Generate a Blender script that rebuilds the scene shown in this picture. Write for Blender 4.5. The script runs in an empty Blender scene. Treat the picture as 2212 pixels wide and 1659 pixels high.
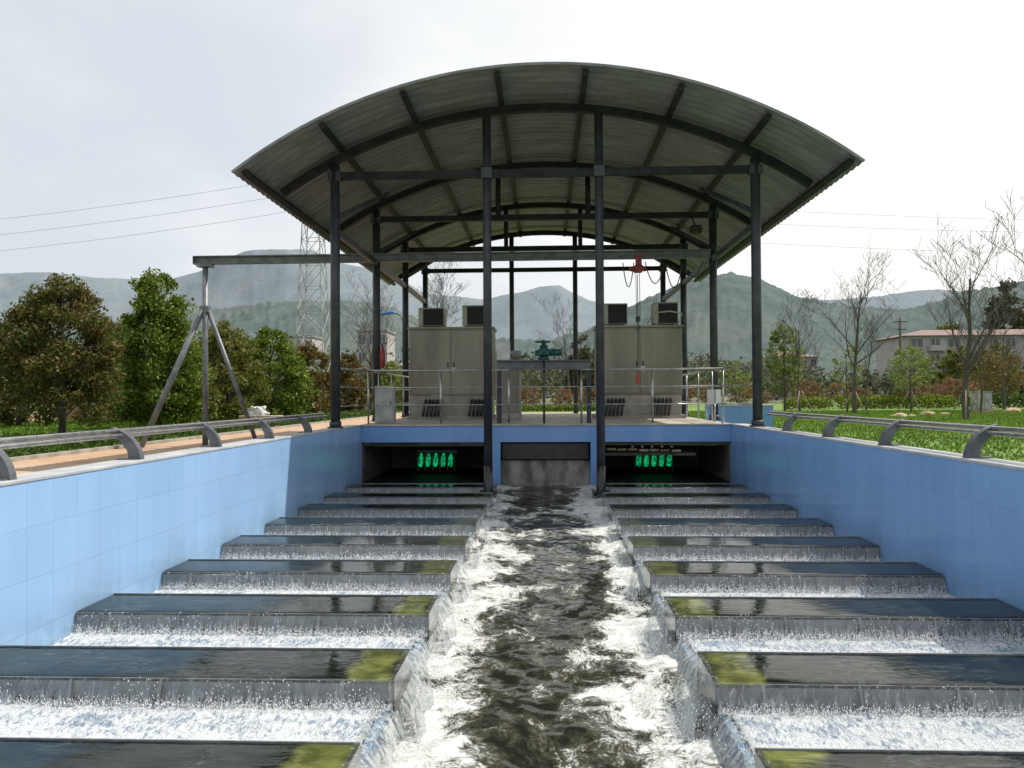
import bpy, math, random
import numpy as np
from mathutils import Vector, Matrix, noise as mn
random.seed(7); RNG=np.random.default_rng(11)
scene=bpy.context.scene
scene.view_settings.view_transform='Standard'
scene.view_settings.look='None'
scene.view_settings.exposure=0
COL=scene.collection

# ---------------------------------------------------------------- materials
class NT:
    def __init__(s,name):
        s.m=bpy.data.materials.new(name); s.m.use_nodes=True; s.t=s.m.node_tree; s.t.nodes.clear()
        s.out=s.t.nodes.new('ShaderNodeOutputMaterial')
    def node(s,typ,**props):
        n=s.t.nodes.new(typ)
        for k,v in props.items(): setattr(n,k,v)
        return n
    def set(s,sock,v):
        if v is None: return
        if isinstance(v,bpy.types.NodeSocket): s.t.links.new(v,sock)
        else:
            if isinstance(v,(tuple,list)) and len(v)==3 and sock.type=='RGBA': v=(*v,1)
            sock.default_value=v
    def pos(s,scale=(1,1,1)):
        g=s.node('ShaderNodeNewGeometry'); mp=s.node('ShaderNodeMapping')
        s.set(mp.inputs['Vector'],g.outputs['Position']); mp.inputs['Scale'].default_value=scale
        return mp.outputs[0]
    def sep(s,v=None):
        if v is None: v=s.node('ShaderNodeNewGeometry').outputs['Position']
        n=s.node('ShaderNodeSeparateXYZ'); s.set(n.inputs[0],v); return n.outputs
    def noise(s,scale=5,detail=4,vec=None,dist=0,rough=.5,out='Fac'):
        n=s.node('ShaderNodeTexNoise'); s.set(n.inputs['Vector'],vec or s.pos())
        n.inputs['Scale'].default_value=scale; n.inputs['Detail'].default_value=detail
        n.inputs['Distortion'].default_value=dist; n.inputs['Roughness'].default_value=rough
        return n.outputs[out]
    def warp(s,vec,scale,amp,detail=3):
        c=s.noise(scale,detail,vec,out='Color')
        a=s.node('ShaderNodeVectorMath',operation='SUBTRACT'); s.set(a.inputs[0],c); a.inputs[1].default_value=(.5,.5,.5)
        b=s.node('ShaderNodeVectorMath',operation='MULTIPLY_ADD'); s.set(b.inputs[0],a.outputs[0]); b.inputs[1].default_value=(amp,amp,amp); s.set(b.inputs[2],vec)
        return b.outputs[0]
    def math(s,op,a,b=None,c=None):
        n=s.node('ShaderNodeMath',operation=op); s.set(n.inputs[0],a)
        if b is not None: s.set(n.inputs[1],b)
        if c is not None: s.set(n.inputs[2],c)
        return n.outputs[0]
    def ridge(s,f,k):
        return s.math('MAXIMUM',s.math('SUBTRACT',1.0,s.math('MULTIPLY',s.math('ABSOLUTE',s.math('SUBTRACT',f,.5)),k)),0.0)
    def step(s,f,a,b,c=0.0,d=1.0):
        n=s.node('ShaderNodeMapRange',interpolation_type='SMOOTHSTEP'); s.set(n.inputs['Value'],f)
        n.inputs['From Min'].default_value=a; n.inputs['From Max'].default_value=b
        n.inputs['To Min'].default_value=c; n.inputs['To Max'].default_value=d
        return n.outputs[0]
    def mix(s,f,a,b):
        n=s.node('ShaderNodeMix',data_type='RGBA'); s.set(n.inputs[0],f); s.set(n.inputs[6],a); s.set(n.inputs[7],b)
        return n.outputs[2]
    def bump(s,h,st=.3,d=.02):
        n=s.node('ShaderNodeBump'); s.set(n.inputs['Strength'],st); n.inputs['Distance'].default_value=d
        s.set(n.inputs['Height'],h); return n.outputs[0]
    def bsdf(s,col,rough=.6,metal=0,normal=None,alpha=None,spec=None,emit=None,es=0):
        n=s.node('ShaderNodeBsdfPrincipled'); s.set(n.inputs['Base Color'],col); s.set(n.inputs['Roughness'],rough)
        s.set(n.inputs['Metallic'],metal); s.set(n.inputs['Normal'],normal); s.set(n.inputs['Alpha'],alpha)
        s.set(n.inputs['Specular IOR Level'],spec)
        if emit is not None: s.set(n.inputs['Emission Color'],emit); s.set(n.inputs['Emission Strength'],es)
        return n.outputs[0]
    def mixs(s,f,a,b):
        n=s.node('ShaderNodeMixShader'); s.set(n.inputs[0],f); s.t.links.new(a,n.inputs[1]); s.t.links.new(b,n.inputs[2]); return n.outputs[0]
    def done(s,sh): s.t.links.new(sh,s.out.inputs[0]); return s.m

def simple(name,c1,c2,scale=4,rough=.6,metal=0,bump=0,stretch=(1,1,1),dist=.01,contrast=(.35,.65),spec=None):
    n=NT(name); v=n.pos(stretch); f=n.noise(scale,6,v); f2=n.step(f,*contrast)
    nm=n.bump(n.noise(scale*4,4,v),bump,dist) if bump else None
    return n.done(n.bsdf(n.mix(f2,c1,c2),rough,metal,nm,spec=spec))

def tile_mat(name,axis,base,w=.3,h=.38):
    n=NT(name); o=n.sep(); c=n.node('ShaderNodeCombineXYZ')
    n.set(c.inputs[0],o[axis]); n.set(c.inputs[1],o[2])
    b=n.node('ShaderNodeTexBrick',offset=0.0,squash=1.0)
    n.set(b.inputs['Vector'],c.outputs[0]); b.inputs['Scale'].default_value=1
    c1=base; c2=tuple(x*1.06 for x in base)
    n.set(b.inputs['Color1'],c1); n.set(b.inputs['Color2'],c2); n.set(b.inputs['Mortar'],tuple(x*.78 for x in base))
    b.inputs['Mortar Size'].default_value=.0025; b.inputs['Mortar Smooth'].default_value=.3
    b.inputs['Brick Width'].default_value=w; b.inputs['Row Height'].default_value=h; b.inputs['Bias'].default_value=0
    st=n.noise(1.6,6,n.pos((1,1,.35)),rough=.65)
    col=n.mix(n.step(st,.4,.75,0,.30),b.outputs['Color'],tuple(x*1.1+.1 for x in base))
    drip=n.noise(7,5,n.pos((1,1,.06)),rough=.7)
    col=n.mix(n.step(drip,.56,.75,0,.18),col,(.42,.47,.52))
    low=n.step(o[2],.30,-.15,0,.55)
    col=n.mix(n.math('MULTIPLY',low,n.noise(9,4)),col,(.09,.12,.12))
    rg=n.step(st,.3,.7,.13,.26)
    hh=n.math('ADD',n.math('MULTIPLY',b.outputs['Fac'],-1.0),n.math('MULTIPLY',n.noise(3,2),.5))
    return n.done(n.bsdf(col,rg,0,n.bump(hh,.3,.006),spec=.5))

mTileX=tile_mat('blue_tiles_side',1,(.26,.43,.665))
mTileR=tile_mat('blue_tiles_shade_tinted',1,(.185,.345,.62))  # darker copy of the side tiles, right wall's shade put into the colour
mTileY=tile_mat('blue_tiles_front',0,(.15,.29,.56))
mCoping=simple('pale_coping',(.36,.38,.40),(.47,.48,.49),3,.5,bump=.15)
mTrim=simple('roof_edge_trim',(.14,.145,.145),(.22,.225,.225),3,.5)
mSteelDark=simple('grey_painted_steel',(.022,.026,.033),(.042,.047,.055),5,.5,0,bump=.08)
mRib=simple('dark_roof_steel',(.012,.013,.015),(.024,.026,.028),5,.6,0,bump=.08,spec=.2)
mSteelBlk=simple('wet_black_steel',(.008,.008,.009),(.02,.02,.02),8,.25)
mBracket=simple('bracket_grey',(.085,.095,.115),(.14,.15,.17),6,.45,.2,bump=.05)
mStain=simple('stainless_tube',(.34,.34,.33),(.48,.48,.47),12,.28,.85)
mGantry=simple('gantry_paint',(.09,.10,.11),(.15,.155,.16),5,.5,.2,bump=.08)
mLegs=simple('trestle_paint',(.11,.125,.14),(.19,.20,.21),5,.45,.2,bump=.08)
mConc=simple('concrete',(.24,.22,.19),(.36,.34,.30),3,.85,bump=.3)
mStainedConc=simple('stained_concrete',(.11,.105,.09),(.31,.29,.26),5,.8,bump=.4,stretch=(1,1,.4))
mDeck=simple('deck_paving',(.36,.31,.25),(.48,.43,.36),2.5,.7,bump=.2)
mCab=simple('cabinet_steel',(.165,.148,.115),(.25,.228,.18),1.3,.34,.5,bump=.05,stretch=(1,1,.25))
mCabBase=simple('plinth_pale',(.27,.255,.22),(.36,.34,.30),4,.8,bump=.2)
mAC=simple('unit_casing',(.34,.32,.27),(.41,.39,.34),6,.5)
mBlack=simple('black_grille',(.008,.008,.008),(.02,.02,.02),20,.6)
mCable=simple('black_conduit',(.015,.015,.016),(.03,.03,.032),9,.4)
mTeal=simple('teal_enamel',(.004,.06,.058),(.008,.095,.085),8,.35)
mRed=simple('red_enamel',(.20,.012,.012),(.29,.022,.02),8,.4)
mRedBright=simple('bright_red_plastic',(.45,.04,.02),(.55,.06,.03),8,.4)
mWhite=simple('white_enamel',(.48,.49,.48),(.58,.59,.58),5,.45)
mGreyBox=simple('grey_box_paint',(.28,.30,.28),(.38,.40,.38),4,.5)
mChain=simple('chain_steel',(.03,.03,.03),(.08,.08,.08),20,.4,.6)
mWood=simple('weathered_board',(.20,.15,.10),(.33,.27,.19),5,.8,bump=.3,stretch=(1,6,1))
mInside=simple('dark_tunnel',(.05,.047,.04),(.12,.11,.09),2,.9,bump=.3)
mPylon=simple('galvanised_lattice',(.26,.27,.28),(.32,.33,.34),1,.6,.0)
mBlueLamp=simple('blue_lamp_paint',(.03,.12,.35),(.04,.15,.4),5,.4)

def platemat():
    n=NT('wet_plate_grey'); v=n.pos((1,1,.3)); a=n.noise(9,6,v,rough=.6); b=n.noise(60,3,v,rough=.6); big=n.noise(1.7,4)
    col=n.mix(n.step(a,.36,.64),(.17,.178,.19),(.26,.268,.28))
    col=n.mix(n.step(big,.5,.7,0,.4),col,(.17,.17,.14))
    col=n.mix(n.step(b,.60,.72,0,.35),col,(.42,.43,.44))
    o=n.sep(); col=n.mix(n.step(o[2],-.118,-.14,0,.8),col,(.035,.035,.033))  # painted shadow line along the plate's lower edge, at the flange
    return n.done(n.bsdf(col,.16,0,n.bump(a,.3,.015)))
mPipe=platemat()

def roofmat():
    n=NT('corrugated_sheet'); o=n.sep()
    f=n.noise(1.3,6,n.pos((.6,2.2,1)),rough=.7); col=n.mix(n.step(f,.35,.7),(.155,.158,.165),(.25,.254,.262))
    f3=n.noise(7,6,n.pos((.4,4,1)),rough=.75); col=n.mix(n.step(f3,.52,.68,0,.5),col,(.10,.10,.102))
    f4=n.noise(5,5,n.pos((.6,5,1)),rough=.75); col=n.mix(n.step(f4,.58,.68,0,.55),col,(.44,.45,.47))
    return n.done(n.bsdf(col,.45,.15,n.bump(f3,.12,.01)))
mRoof=roofmat()

def watermat():
    n=NT('churning_water'); o=n.sep()
    p=n.pos((1,.72,1)); p1=n.warp(p,1.9,.55); p2=n.warp(p1,6,.13); p3=n.warp(p2,20,.035)
    n1=n.noise(2.6,9,p2,rough=.62); n3=n.noise(8,7,p3,rough=.62); n2=n.noise(2.4,5,p1,rough=.55); n4=n.noise(4.0,3,p1)
    fine=n.noise(50,4,p3,rough=.7); soft=n.noise(7,4,p2)
    r1=n.ridge(n1,7); r3=n.ridge(n3,6.5)
    wob=n.math('MULTIPLY',n.math('SUBTRACT',n.noise(1.4,3,n.pos((.3,1,1))),.5),.9)
    side=n.math('ABSOLUTE',n.math('ADD',n.math('SUBTRACT',o[0],.03),wob)); sd=n.step(side,.15,.95,0,1)
    f=n.math('ADD',n.math('MULTIPLY',r1,.34),n.math('MULTIPLY',r3,.26))
    f=n.math('ADD',f,n.math('MULTIPLY',n.math('SUBTRACT',n2,.5),2.5))
    f=n.math('ADD',f,n.math('MULTIPLY',sd,.62))
    f=n.math('ADD',f,n.math('MULTIPLY',n.math('SUBTRACT',fine,.5),1.0))
    foam=n.step(f,.58,.96); mid=n.step(f,.15,.80,0,.85)
    base=n.mix(mid,(.013,.014,.010),(.078,.078,.056))
    fc=n.mix(n.step(fine,.34,.6),(.30,.305,.29),(.52,.53,.52))
    fc=n.mix(n.step(soft,.42,.62,0,.8),fc,(.64,.645,.64))
    col=n.mix(foam,base,fc)
    h=n.math('ADD',n.math('MULTIPLY',n4,.38),n.math('MULTIPLY',foam,.09))
    h=n.math('ADD',h,n.math('MULTIPLY',n.math('MULTIPLY',fine,foam),.20))
    nm=n.bump(h,.42,.045)
    return n.done(n.bsdf(col,n.step(foam,0,.5,.10,.85),0,nm,spec=n.step(foam,0,.5,.30,.05)))
mChan=watermat()

def basinmat():
    n=NT('splashing_shallow_water'); o=n.sep()
    m_=n.math('MULTIPLY',n.math('FRACT',n.math('DIVIDE',n.math('SUBTRACT',o[1],2.355),1.385)),1.385)
    a=n.noise(40,6,n.pos((1,.38,1)),dist=.4,rough=.72); b=n.noise(3.2,5,n.pos((1,2.0,1)),dist=.8)
    f=n.math('ADD',a,n.math('MULTIPLY',n.math('SUBTRACT',b,.5),.45))
    f=n.math('ADD',f,n.step(m_,.75,.25,-.03,.10))
    f=n.math('ADD',f,n.step(m_,.62,.80,0,.10))
    foam=n.step(f,.38,.58)
    sp=n.noise(120,2,n.pos((1,.35,1)),rough=.8); foam=n.math('MULTIPLY',foam,n.step(sp,.30,.48,.72,1))
    col=n.mix(foam,(.25,.33,.43),(.84,.87,.89))
    h=n.math('ADD',a,n.math('MULTIPLY',sp,.5))
    return n.done(n.bsdf(col,.07,0,n.bump(h,.9,.04),spec=.8))
mBasin=basinmat()

def stillmat():
    n=NT('dark_trough_water'); a=n.noise(5,4,n.pos((1,3,1)),dist=1.4); f=n.noise(3,6,n.pos((1,2.2,1)),dist=1.0,rough=.65)
    col=n.mix(n.step(f,.4,.62),(.005,.007,.005),(.017,.021,.014))
    o=n.sep(); d=n.math('MINIMUM',n.math('ABSOLUTE',n.math('ADD',o[0],.91)),n.math('ABSOLUTE',n.math('SUBTRACT',o[0],1.0)))
    d=n.math('ADD',d,n.math('MULTIPLY',n.math('SUBTRACT',n.noise(3,3),.5),.26))
    k=n.noise(5,4,rough=.55,dist=1.0)
    ac=n.mix(n.step(k,.34,.66),(.06,.068,.020),(.16,.175,.05))
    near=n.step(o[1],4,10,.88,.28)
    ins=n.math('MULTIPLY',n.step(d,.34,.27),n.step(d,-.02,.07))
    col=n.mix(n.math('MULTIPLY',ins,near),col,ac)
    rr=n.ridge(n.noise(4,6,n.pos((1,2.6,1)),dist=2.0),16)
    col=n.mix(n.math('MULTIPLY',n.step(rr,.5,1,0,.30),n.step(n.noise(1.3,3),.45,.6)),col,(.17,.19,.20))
    return n.done(n.bsdf(col,.03,0,n.bump(a,.16,.012),spec=.28))
mStill=stillmat()
mTunnelWater=simple('dark_tunnel_water',(.008,.009,.008),(.02,.022,.018),5,.5,bump=.8,dist=.05,spec=.2)

def fallmat(name,lo,hi,tint,op,axis,fine,gl=.12,zr=None):
    n=NT(name); o=n.sep()
    a=n.noise(1,7,n.pos(axis),dist=.25,rough=.72); s=n.noise(60,3,n.pos((1,1,.5)))
    nm=n.bump(n.math('ADD',a,n.math('MULTIPLY',s,.2)),1.0,.03)
    v=n.math('ADD',a,n.math('MULTIPLY',n.math('SUBTRACT',s,.5),fine))
    if zr: v=n.math('ADD',v,n.step(o[2],zr[0],zr[1],-.05,zr[2]))
    f=n.step(v,lo,hi,0.0,op)
    b=n.bsdf(tint,.2,0,nm)
    t=n.node('ShaderNodeBsdfTransparent'); t.inputs[0].default_value=(.90,.92,.91,1)
    g=n.node('ShaderNodeBsdfGlossy'); g.inputs['Roughness'].default_value=.08; n.set(g.inputs['Normal'],nm)
    return n.done(n.mixs(f,n.mixs(gl,t.outputs[0],g.outputs[0]),b))
mFall=fallmat('falling_water',.44,.72,(.60,.63,.64),.9,(24,24,1.6),.25,.10,(-.03,-.27,.13))
mFilm=fallmat('trickling_film',.47,.76,(.68,.71,.73),.7,(34,34,1.4),.25,.09,(-.03,-.16,.18))
mDrop=(lambda n:n.done(n.bsdf((.80,.82,.84),.05)))(NT('water_droplet'))

def leafmat(name,c1,c2,c3,spots=.25,tr=.35,spec=.2):
    n=NT(name); g=n.node('ShaderNodeNewGeometry'); r=g.outputs['Random Per Island']
    cl=n.noise(1.3,3); col=n.mix(n.step(cl,.38,.62),c1,c2)
    col=n.mix(n.step(r,1-spots-.1,1-spots+.1),col,c3)
    v=n.node('ShaderNodeHueSaturation'); n.set(v.inputs['Color'],col); n.set(v.inputs['Value'],n.math('MULTIPLY_ADD',n.math('FRACT',n.math('MULTIPLY',r,17.3)),.8,.6))
    col=v.outputs[0]
    d=n.bsdf(col,.5,spec=spec); t=n.node('ShaderNodeBsdfTranslucent'); n.set(t.inputs[0],col)
    return n.done(n.mixs(tr,d,t.outputs[0]))
mLeafBrown=leafmat('foliage_brown_green',(.065,.085,.016),(.11,.115,.028),(.18,.11,.042),.22)
mLeafGreen=leafmat('foliage_bright_green',(.06,.11,.012),(.12,.18,.02),(.21,.26,.04),.22)
mLeafOlive=leafmat('foliage_olive',(.08,.105,.016),(.145,.155,.028),(.22,.20,.05),.22)
mLeafRed=leafmat('foliage_copper',(.12,.075,.026),(.17,.09,.03),(.11,.12,.028),.38)
mLeafYoung=leafmat('foliage_young',(.13,.18,.045),(.19,.235,.06),(.24,.26,.09),.3,spec=.05)
mLeafDark=leafmat('foliage_conifer',(.06,.075,.042),(.09,.095,.052),(.13,.10,.055),.25,spec=.05)
mPink=leafmat('foliage_reddish_shrub',(.22,.085,.065),(.29,.13,.095),(.15,.17,.06),.4,spec=.05)
mHedge=leafmat('foliage_hedge',(.10,.16,.02),(.18,.23,.03),(.25,.29,.05),.3,spec=.05)
mGrass=leafmat('grass_blades',(.08,.17,.018),(.145,.24,.03),(.20,.28,.06),.25,.3,spec=.1)
mWoodFar=leafmat('haze_tinted_wood_foliage',(.095,.12,.07),(.14,.15,.09),(.165,.145,.11),.3,.15,spec=0)  # distance haze is mixed into these leaf colours
mFlower=leafmat('ground_cover_leaves',(.04,.085,.015),(.07,.12,.02),(.12,.16,.04),.3)
mBark=simple('bark',(.06,.05,.042),(.11,.095,.08),8,.9,bump=.5,stretch=(1,1,.3))
mBarkPale=simple('bark_twigs',(.065,.055,.05),(.11,.095,.085),8,.9)

def groundmat():
    n=NT('lawn_ground'); a=n.noise(.5,6,rough=.6); b=n.noise(9,5,rough=.7)
    col=n.mix(n.step(a,.35,.65),(.085,.165,.022),(.145,.22,.035)); col=n.mix(n.step(b,.52,.75,0,.5),col,(.15,.17,.055))
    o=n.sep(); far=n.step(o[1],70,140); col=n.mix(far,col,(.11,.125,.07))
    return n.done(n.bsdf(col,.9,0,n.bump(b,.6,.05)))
mGround=groundmat()
def pathmat():
    n=NT('terracotta_paving'); o=n.sep(); c=n.node('ShaderNodeCombineXYZ'); n.set(c.inputs[0],o[0]); n.set(c.inputs[1],o[1])
    b=n.node('ShaderNodeTexBrick'); n.set(b.inputs['Vector'],c.outputs[0]); b.inputs['Scale'].default_value=1
    n.set(b.inputs['Color1'],(.38,.23,.135)); n.set(b.inputs['Color2'],(.45,.29,.18)); n.set(b.inputs['Mortar'],(.27,.2,.13))
    b.inputs['Mortar Size'].default_value=.006; b.inputs['Brick Width'].default_value=.4; b.inputs['Row Height'].default_value=.2
    col=n.mix(n.step(n.noise(1.2,5),.4,.7,0,.5),b.outputs['Color'],(.46,.37,.28))
    return n.done(n.bsdf(col,.85,0,n.bump(n.noise(30,3),.2,.01)))
mPath=pathmat()
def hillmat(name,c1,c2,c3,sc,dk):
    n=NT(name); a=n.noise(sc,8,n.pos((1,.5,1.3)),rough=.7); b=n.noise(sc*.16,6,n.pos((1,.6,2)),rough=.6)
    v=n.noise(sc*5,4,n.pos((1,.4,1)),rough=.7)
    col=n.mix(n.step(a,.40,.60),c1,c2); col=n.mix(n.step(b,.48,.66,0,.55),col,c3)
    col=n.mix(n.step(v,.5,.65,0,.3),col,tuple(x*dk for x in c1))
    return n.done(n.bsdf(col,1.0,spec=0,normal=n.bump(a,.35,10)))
mHillFar=hillmat('haze_tinted_far_hill',(.17,.205,.23),(.195,.227,.247),(.215,.24,.25),.025,.92)  # aerial haze of both hill layers is painted into their base colours
mHillNear=hillmat('haze_tinted_near_hill',(.088,.115,.117),(.115,.143,.138),(.145,.16,.145),.045,.80)

# ---------------------------------------------------------------- geometry
class MB:
    def __init__(s): s.v=[]; s.f=[]; s.mi=[]; s.cm=0; s.sm=[]; s.cs=False
    def mat(s,i): s.cm=i; return s
    def add(s,vs,fs):
        b=len(s.v); s.v+= [tuple(v) for v in vs]
        for f in fs: s.f.append(tuple(b+i for i in f)); s.mi.append(s.cm); s.sm.append(s.cs)
        return s
    def box(s,x0,x1,y0,y1,z0,z1):
        vs=[(x,y,z) for z in (z0,z1) for y in (y0,y1) for x in (x0,x1)]
        return s.add(vs,[(0,2,3,1),(4,5,7,6),(0,1,5,4),(2,6,7,3),(0,4,6,2),(1,3,7,5)])
    def bbox(s,x0,x1,y0,y1,z0,z1,b=.01):
        xs=[x0,x1];ys=[y0,y1];zs=[z0,z1]; V=[];idx={}
        for i in (0,1):
            for j in (0,1):
                for k in (0,1):
                    sx=1 if i==0 else -1; sy=1 if j==0 else -1; sz=1 if k==0 else -1
                    X,Y,Z=xs[i],ys[j],zs[k]
                    idx[i,j,k,0]=len(V);V.append((X,Y+sy*b,Z+sz*b))
                    idx[i,j,k,1]=len(V);V.append((X+sx*b,Y,Z+sz*b))
                    idx[i,j,k,2]=len(V);V.append((X+sx*b,Y+sy*b,Z))
        F=[]
        o=[(0,0),(1,0),(1,1),(0,1)]
        for i in (0,1): F.append([idx[i,a,c,0] for a,c in o])
        for j in (0,1): F.append([idx[a,j,c,1] for a,c in o])
        for k in (0,1): F.append([idx[a,c,k,2] for a,c in o])
        for a in (0,1):
            for c in (0,1):
                F.append([idx[a,c,0,0],idx[a,c,1,0],idx[a,c,1,1],idx[a,c,0,1]])
                F.append([idx[a,0,c,0],idx[a,1,c,0],idx[a,1,c,2],idx[a,0,c,2]])
                F.append([idx[0,a,c,1],idx[1,a,c,1],idx[1,a,c,2],idx[0,a,c,2]])
        for k,v in [((i,j,kk),0) for i in (0,1) for j in (0,1) for kk in (0,1)]:
            F.append([idx[(*k,0)],idx[(*k,1)],idx[(*k,2)]])
        return s.add(V,F)
    def tube(s,pts,r,n=10,cap=True):
        pts=[Vector(p) for p in pts]; rs=r if isinstance(r,(list,tuple)) else [r]*len(pts)
        V=[];F=[]; ref=None
        for i,p in enumerate(pts):
            d=(pts[min(i+1,len(pts)-1)]-pts[max(i-1,0)]).normalized()
            if ref is None or abs(ref.dot(d))>.95:
                ref=Vector((0,0,1)) if abs(d.z)<.9 else Vector((1,0,0))
            u=d.cross(ref).normalized(); w=d.cross(u).normalized(); ref=u.cross(d)
            for k in range(n):
                a=2*math.pi*k/n; V.append(p+(u*math.cos(a)+w*math.sin(a))*rs[i])
        for i in range(len(pts)-1):
            for k in range(n):
                a=i*n+k;b=i*n+(k+1)%n; F.append((a,b,b+n,a+n))
        if cap: F+=[tuple(range(n))[::-1],tuple(range(len(V)-n,len(V)))]
        old=s.cs; s.cs=n>5
        s.add(V,F); s.cs=old
        if cap: s.sm[-1]=False; s.sm[-2]=False
        return s
    def beam(s,p0,p1,w,h,up=(0,0,1)):
        p0=Vector(p0);p1=Vector(p1);d=(p1-p0).normalized();u=d.cross(Vector(up)).normalized()*(w/2);v=u.cross(d).normalized()*(h/2)
        vs=[p+a*u+b*v for p in (p0,p1) for a,b in ((-1,-1),(1,-1),(1,1),(-1,1))]
        return s.add(vs,[(0,1,2,3),(7,6,5,4),(0,4,5,1),(1,5,6,2),(2,6,7,3),(3,7,4,0)])
    def obj(s,name,mats,parent=None,origin=None):
        if not isinstance(mats,(list,tuple)): mats=[mats]
        me=bpy.data.meshes.new(name)
        o=Vector(origin) if origin is not None else (Vector(parent.location) if parent else Vector((0,0,0)))
        if parent is not None and origin is None and parent.parent: o+=parent.parent.location
        me.from_pydata([(v[0]-o.x,v[1]-o.y,v[2]-o.z) for v in s.v],[],s.f)
        for m in mats: me.materials.append(m)
        me.polygons.foreach_set('material_index',s.mi); me.polygons.foreach_set('use_smooth',s.sm); me.update()
        ob=bpy.data.objects.new(name,me); COL.objects.link(ob)
        if parent: ob.parent=parent
        elif origin is not None: ob.location=o
        return ob

def np_mesh(name,verts,faces,mats,parent=None,smooth=False,loc=None):
    me=bpy.data.meshes.new(name); verts=np.asarray(verts,np.float32); faces=np.asarray(faces,np.int32); k=faces.shape[1]
    me.vertices.add(len(verts)); me.vertices.foreach_set('co',verts.ravel())
    me.loops.add(faces.size); me.loops.foreach_set('vertex_index',faces.ravel())
    me.polygons.add(len(faces)); me.polygons.foreach_set('loop_start',np.arange(0,faces.size,k,dtype=np.int32))
    me.polygons.foreach_set('use_smooth',np.full(len(faces),smooth))
    for m in (mats if isinstance(mats,(list,tuple)) else [mats]): me.materials.append(m)
    me.update(calc_edges=True); me.validate()
    ob=bpy.data.objects.new(name,me); COL.objects.link(ob)
    if parent: ob.parent=parent
    if loc: ob.location=loc
    return ob
def tag(o,label,cat,group=None):
    o['label']=label; o['category']=cat
    if group: o['group']=group
    return o
def thing(name,loc,label,cat,group=None):
    e=bpy.data.objects.new(name,None); e.location=loc; e.empty_display_size=.2; COL.objects.link(e)
    return tag(e,label,cat,group)
def struct(o): o['kind']='structure'; return o
def stuff(o,label=None,cat=None):
    o['kind']='stuff'
    if label: o['label']=label
    if cat: o['category']=cat
    return o
def clone(root,loc,scale=None,rotz=None,label=None):
    def cp(o,par):
        c=o.copy(); COL.objects.link(c)
        if par is not None: c.parent=par
        for ch in list(o.children): cp(ch,c)
        return c
    c=cp(root,None); c.location=loc
    if scale is not None: c.scale=(scale,)*3 if not isinstance(scale,tuple) else scale
    if rotz is not None: c.rotation_euler=(0,0,rotz)
    if label: c['label']=label
    return c

# ---------------------------------------------------------------- camera / light / sky
YAW=math.radians(2.395); PITCH=math.radians(.885); ROLL=math.radians(-.3)
cd=bpy.data.cameras.new('camera'); cam=bpy.data.objects.new('camera',cd); COL.objects.link(cam)
cd.sensor_width=36; cd.lens=26.85; cd.clip_start=.05; cd.clip_end=6000
cam.matrix_world=Matrix.Translation((0,0,1.7))@Matrix.Rotation(YAW,4,'Z')@Matrix.Rotation(math.pi/2+PITCH,4,'X')@Matrix.Rotation(ROLL,4,'Z')
scene.camera=cam
S=Vector((3.8,1.4,6.0)).normalized()
sl=bpy.data.lights.new('sun','SUN'); sl.energy=5.0; sl.angle=math.radians(.5); sl.color=(1,.94,.84)
so=bpy.data.objects.new('sun',sl); COL.objects.link(so); so.rotation_euler=S.to_track_quat('Z','Y').to_euler(); so.location=(20,8,30)
w=bpy.data.worlds.new('World'); scene.world=w; w.use_nodes=True; nt=w.node_tree; nt.nodes.clear()
def wn(t,**k):
    n=nt.nodes.new(t)
    for a,b in k.items(): setattr(n,a,b)
    return n
sky=wn('ShaderNodeTexSky',sky_type='NISHITA'); sky.sun_disc=False; sky.sun_elevation=math.asin(S.z); sky.sun_rotation=math.atan2(S.x,S.y)
sky.dust_density=3.0; sky.air_density=1.0
tc=wn('ShaderNodeTexCoord'); mp=wn('ShaderNodeMapping'); mp.inputs['Scale'].default_value=(1,1,2.4)
nz=wn('ShaderNodeTexNoise'); nz.inputs['Scale'].default_value=2.2; nz.inputs['Detail'].default_value=8; nz.inputs['Roughness'].default_value=.5
nz.inputs['Distortion'].default_value=.2
nt.links.new(tc.outputs['Generated'],mp.inputs[0]); nt.links.new(mp.outputs[0],nz.inputs['Vector'])
mr=wn('ShaderNodeMapRange',interpolation_type='SMOOTHSTEP'); mr.inputs['From Min'].default_value=.42; mr.inputs['From Max'].default_value=.66
mr.inputs['To Min'].default_value=0.0; mr.inputs['To Max'].default_value=.42
nt.links.new(nz.outputs['Fac'],mr.inputs['Value'])
dt=wn('ShaderNodeVectorMath',operation='DOT_PRODUCT'); nt.links.new(tc.outputs['Generated'],dt.inputs[0]); dt.inputs[1].default_value=Vector((.62,.62,.48)).normalized()
gr=wn('ShaderNodeMapRange',interpolation_type='SMOOTHSTEP'); gr.inputs['From Min'].default_value=.45; gr.inputs['From Max'].default_value=.98
gr.inputs['To Max'].default_value=1.0
nt.links.new(dt.outputs['Value'],gr.inputs['Value'])
ad=wn('ShaderNodeMath',operation='ADD',use_clamp=True); nt.links.new(mr.outputs[0],ad.inputs[0]); nt.links.new(gr.outputs[0],ad.inputs[1])
haze=wn('ShaderNodeMix',data_type='RGBA'); haze.inputs[0].default_value=.88; nt.links.new(sky.outputs[0],haze.inputs[6]); haze.inputs[7].default_value=(8.1,8.75,9.35,1)
mx=wn('ShaderNodeMix',data_type='RGBA'); nt.links.new(ad.outputs[0],mx.inputs[0]); nt.links.new(haze.outputs[2],mx.inputs[6]); mx.inputs[7].default_value=(11.4,11.3,11.1,1)
bg=wn('ShaderNodeBackground'); bg.inputs[1].default_value=.095; nt.links.new(mx.outputs[2],bg.inputs[0])
wo=wn('ShaderNodeOutputWorld'); nt.links.new(bg.outputs[0],wo.inputs[0])

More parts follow.
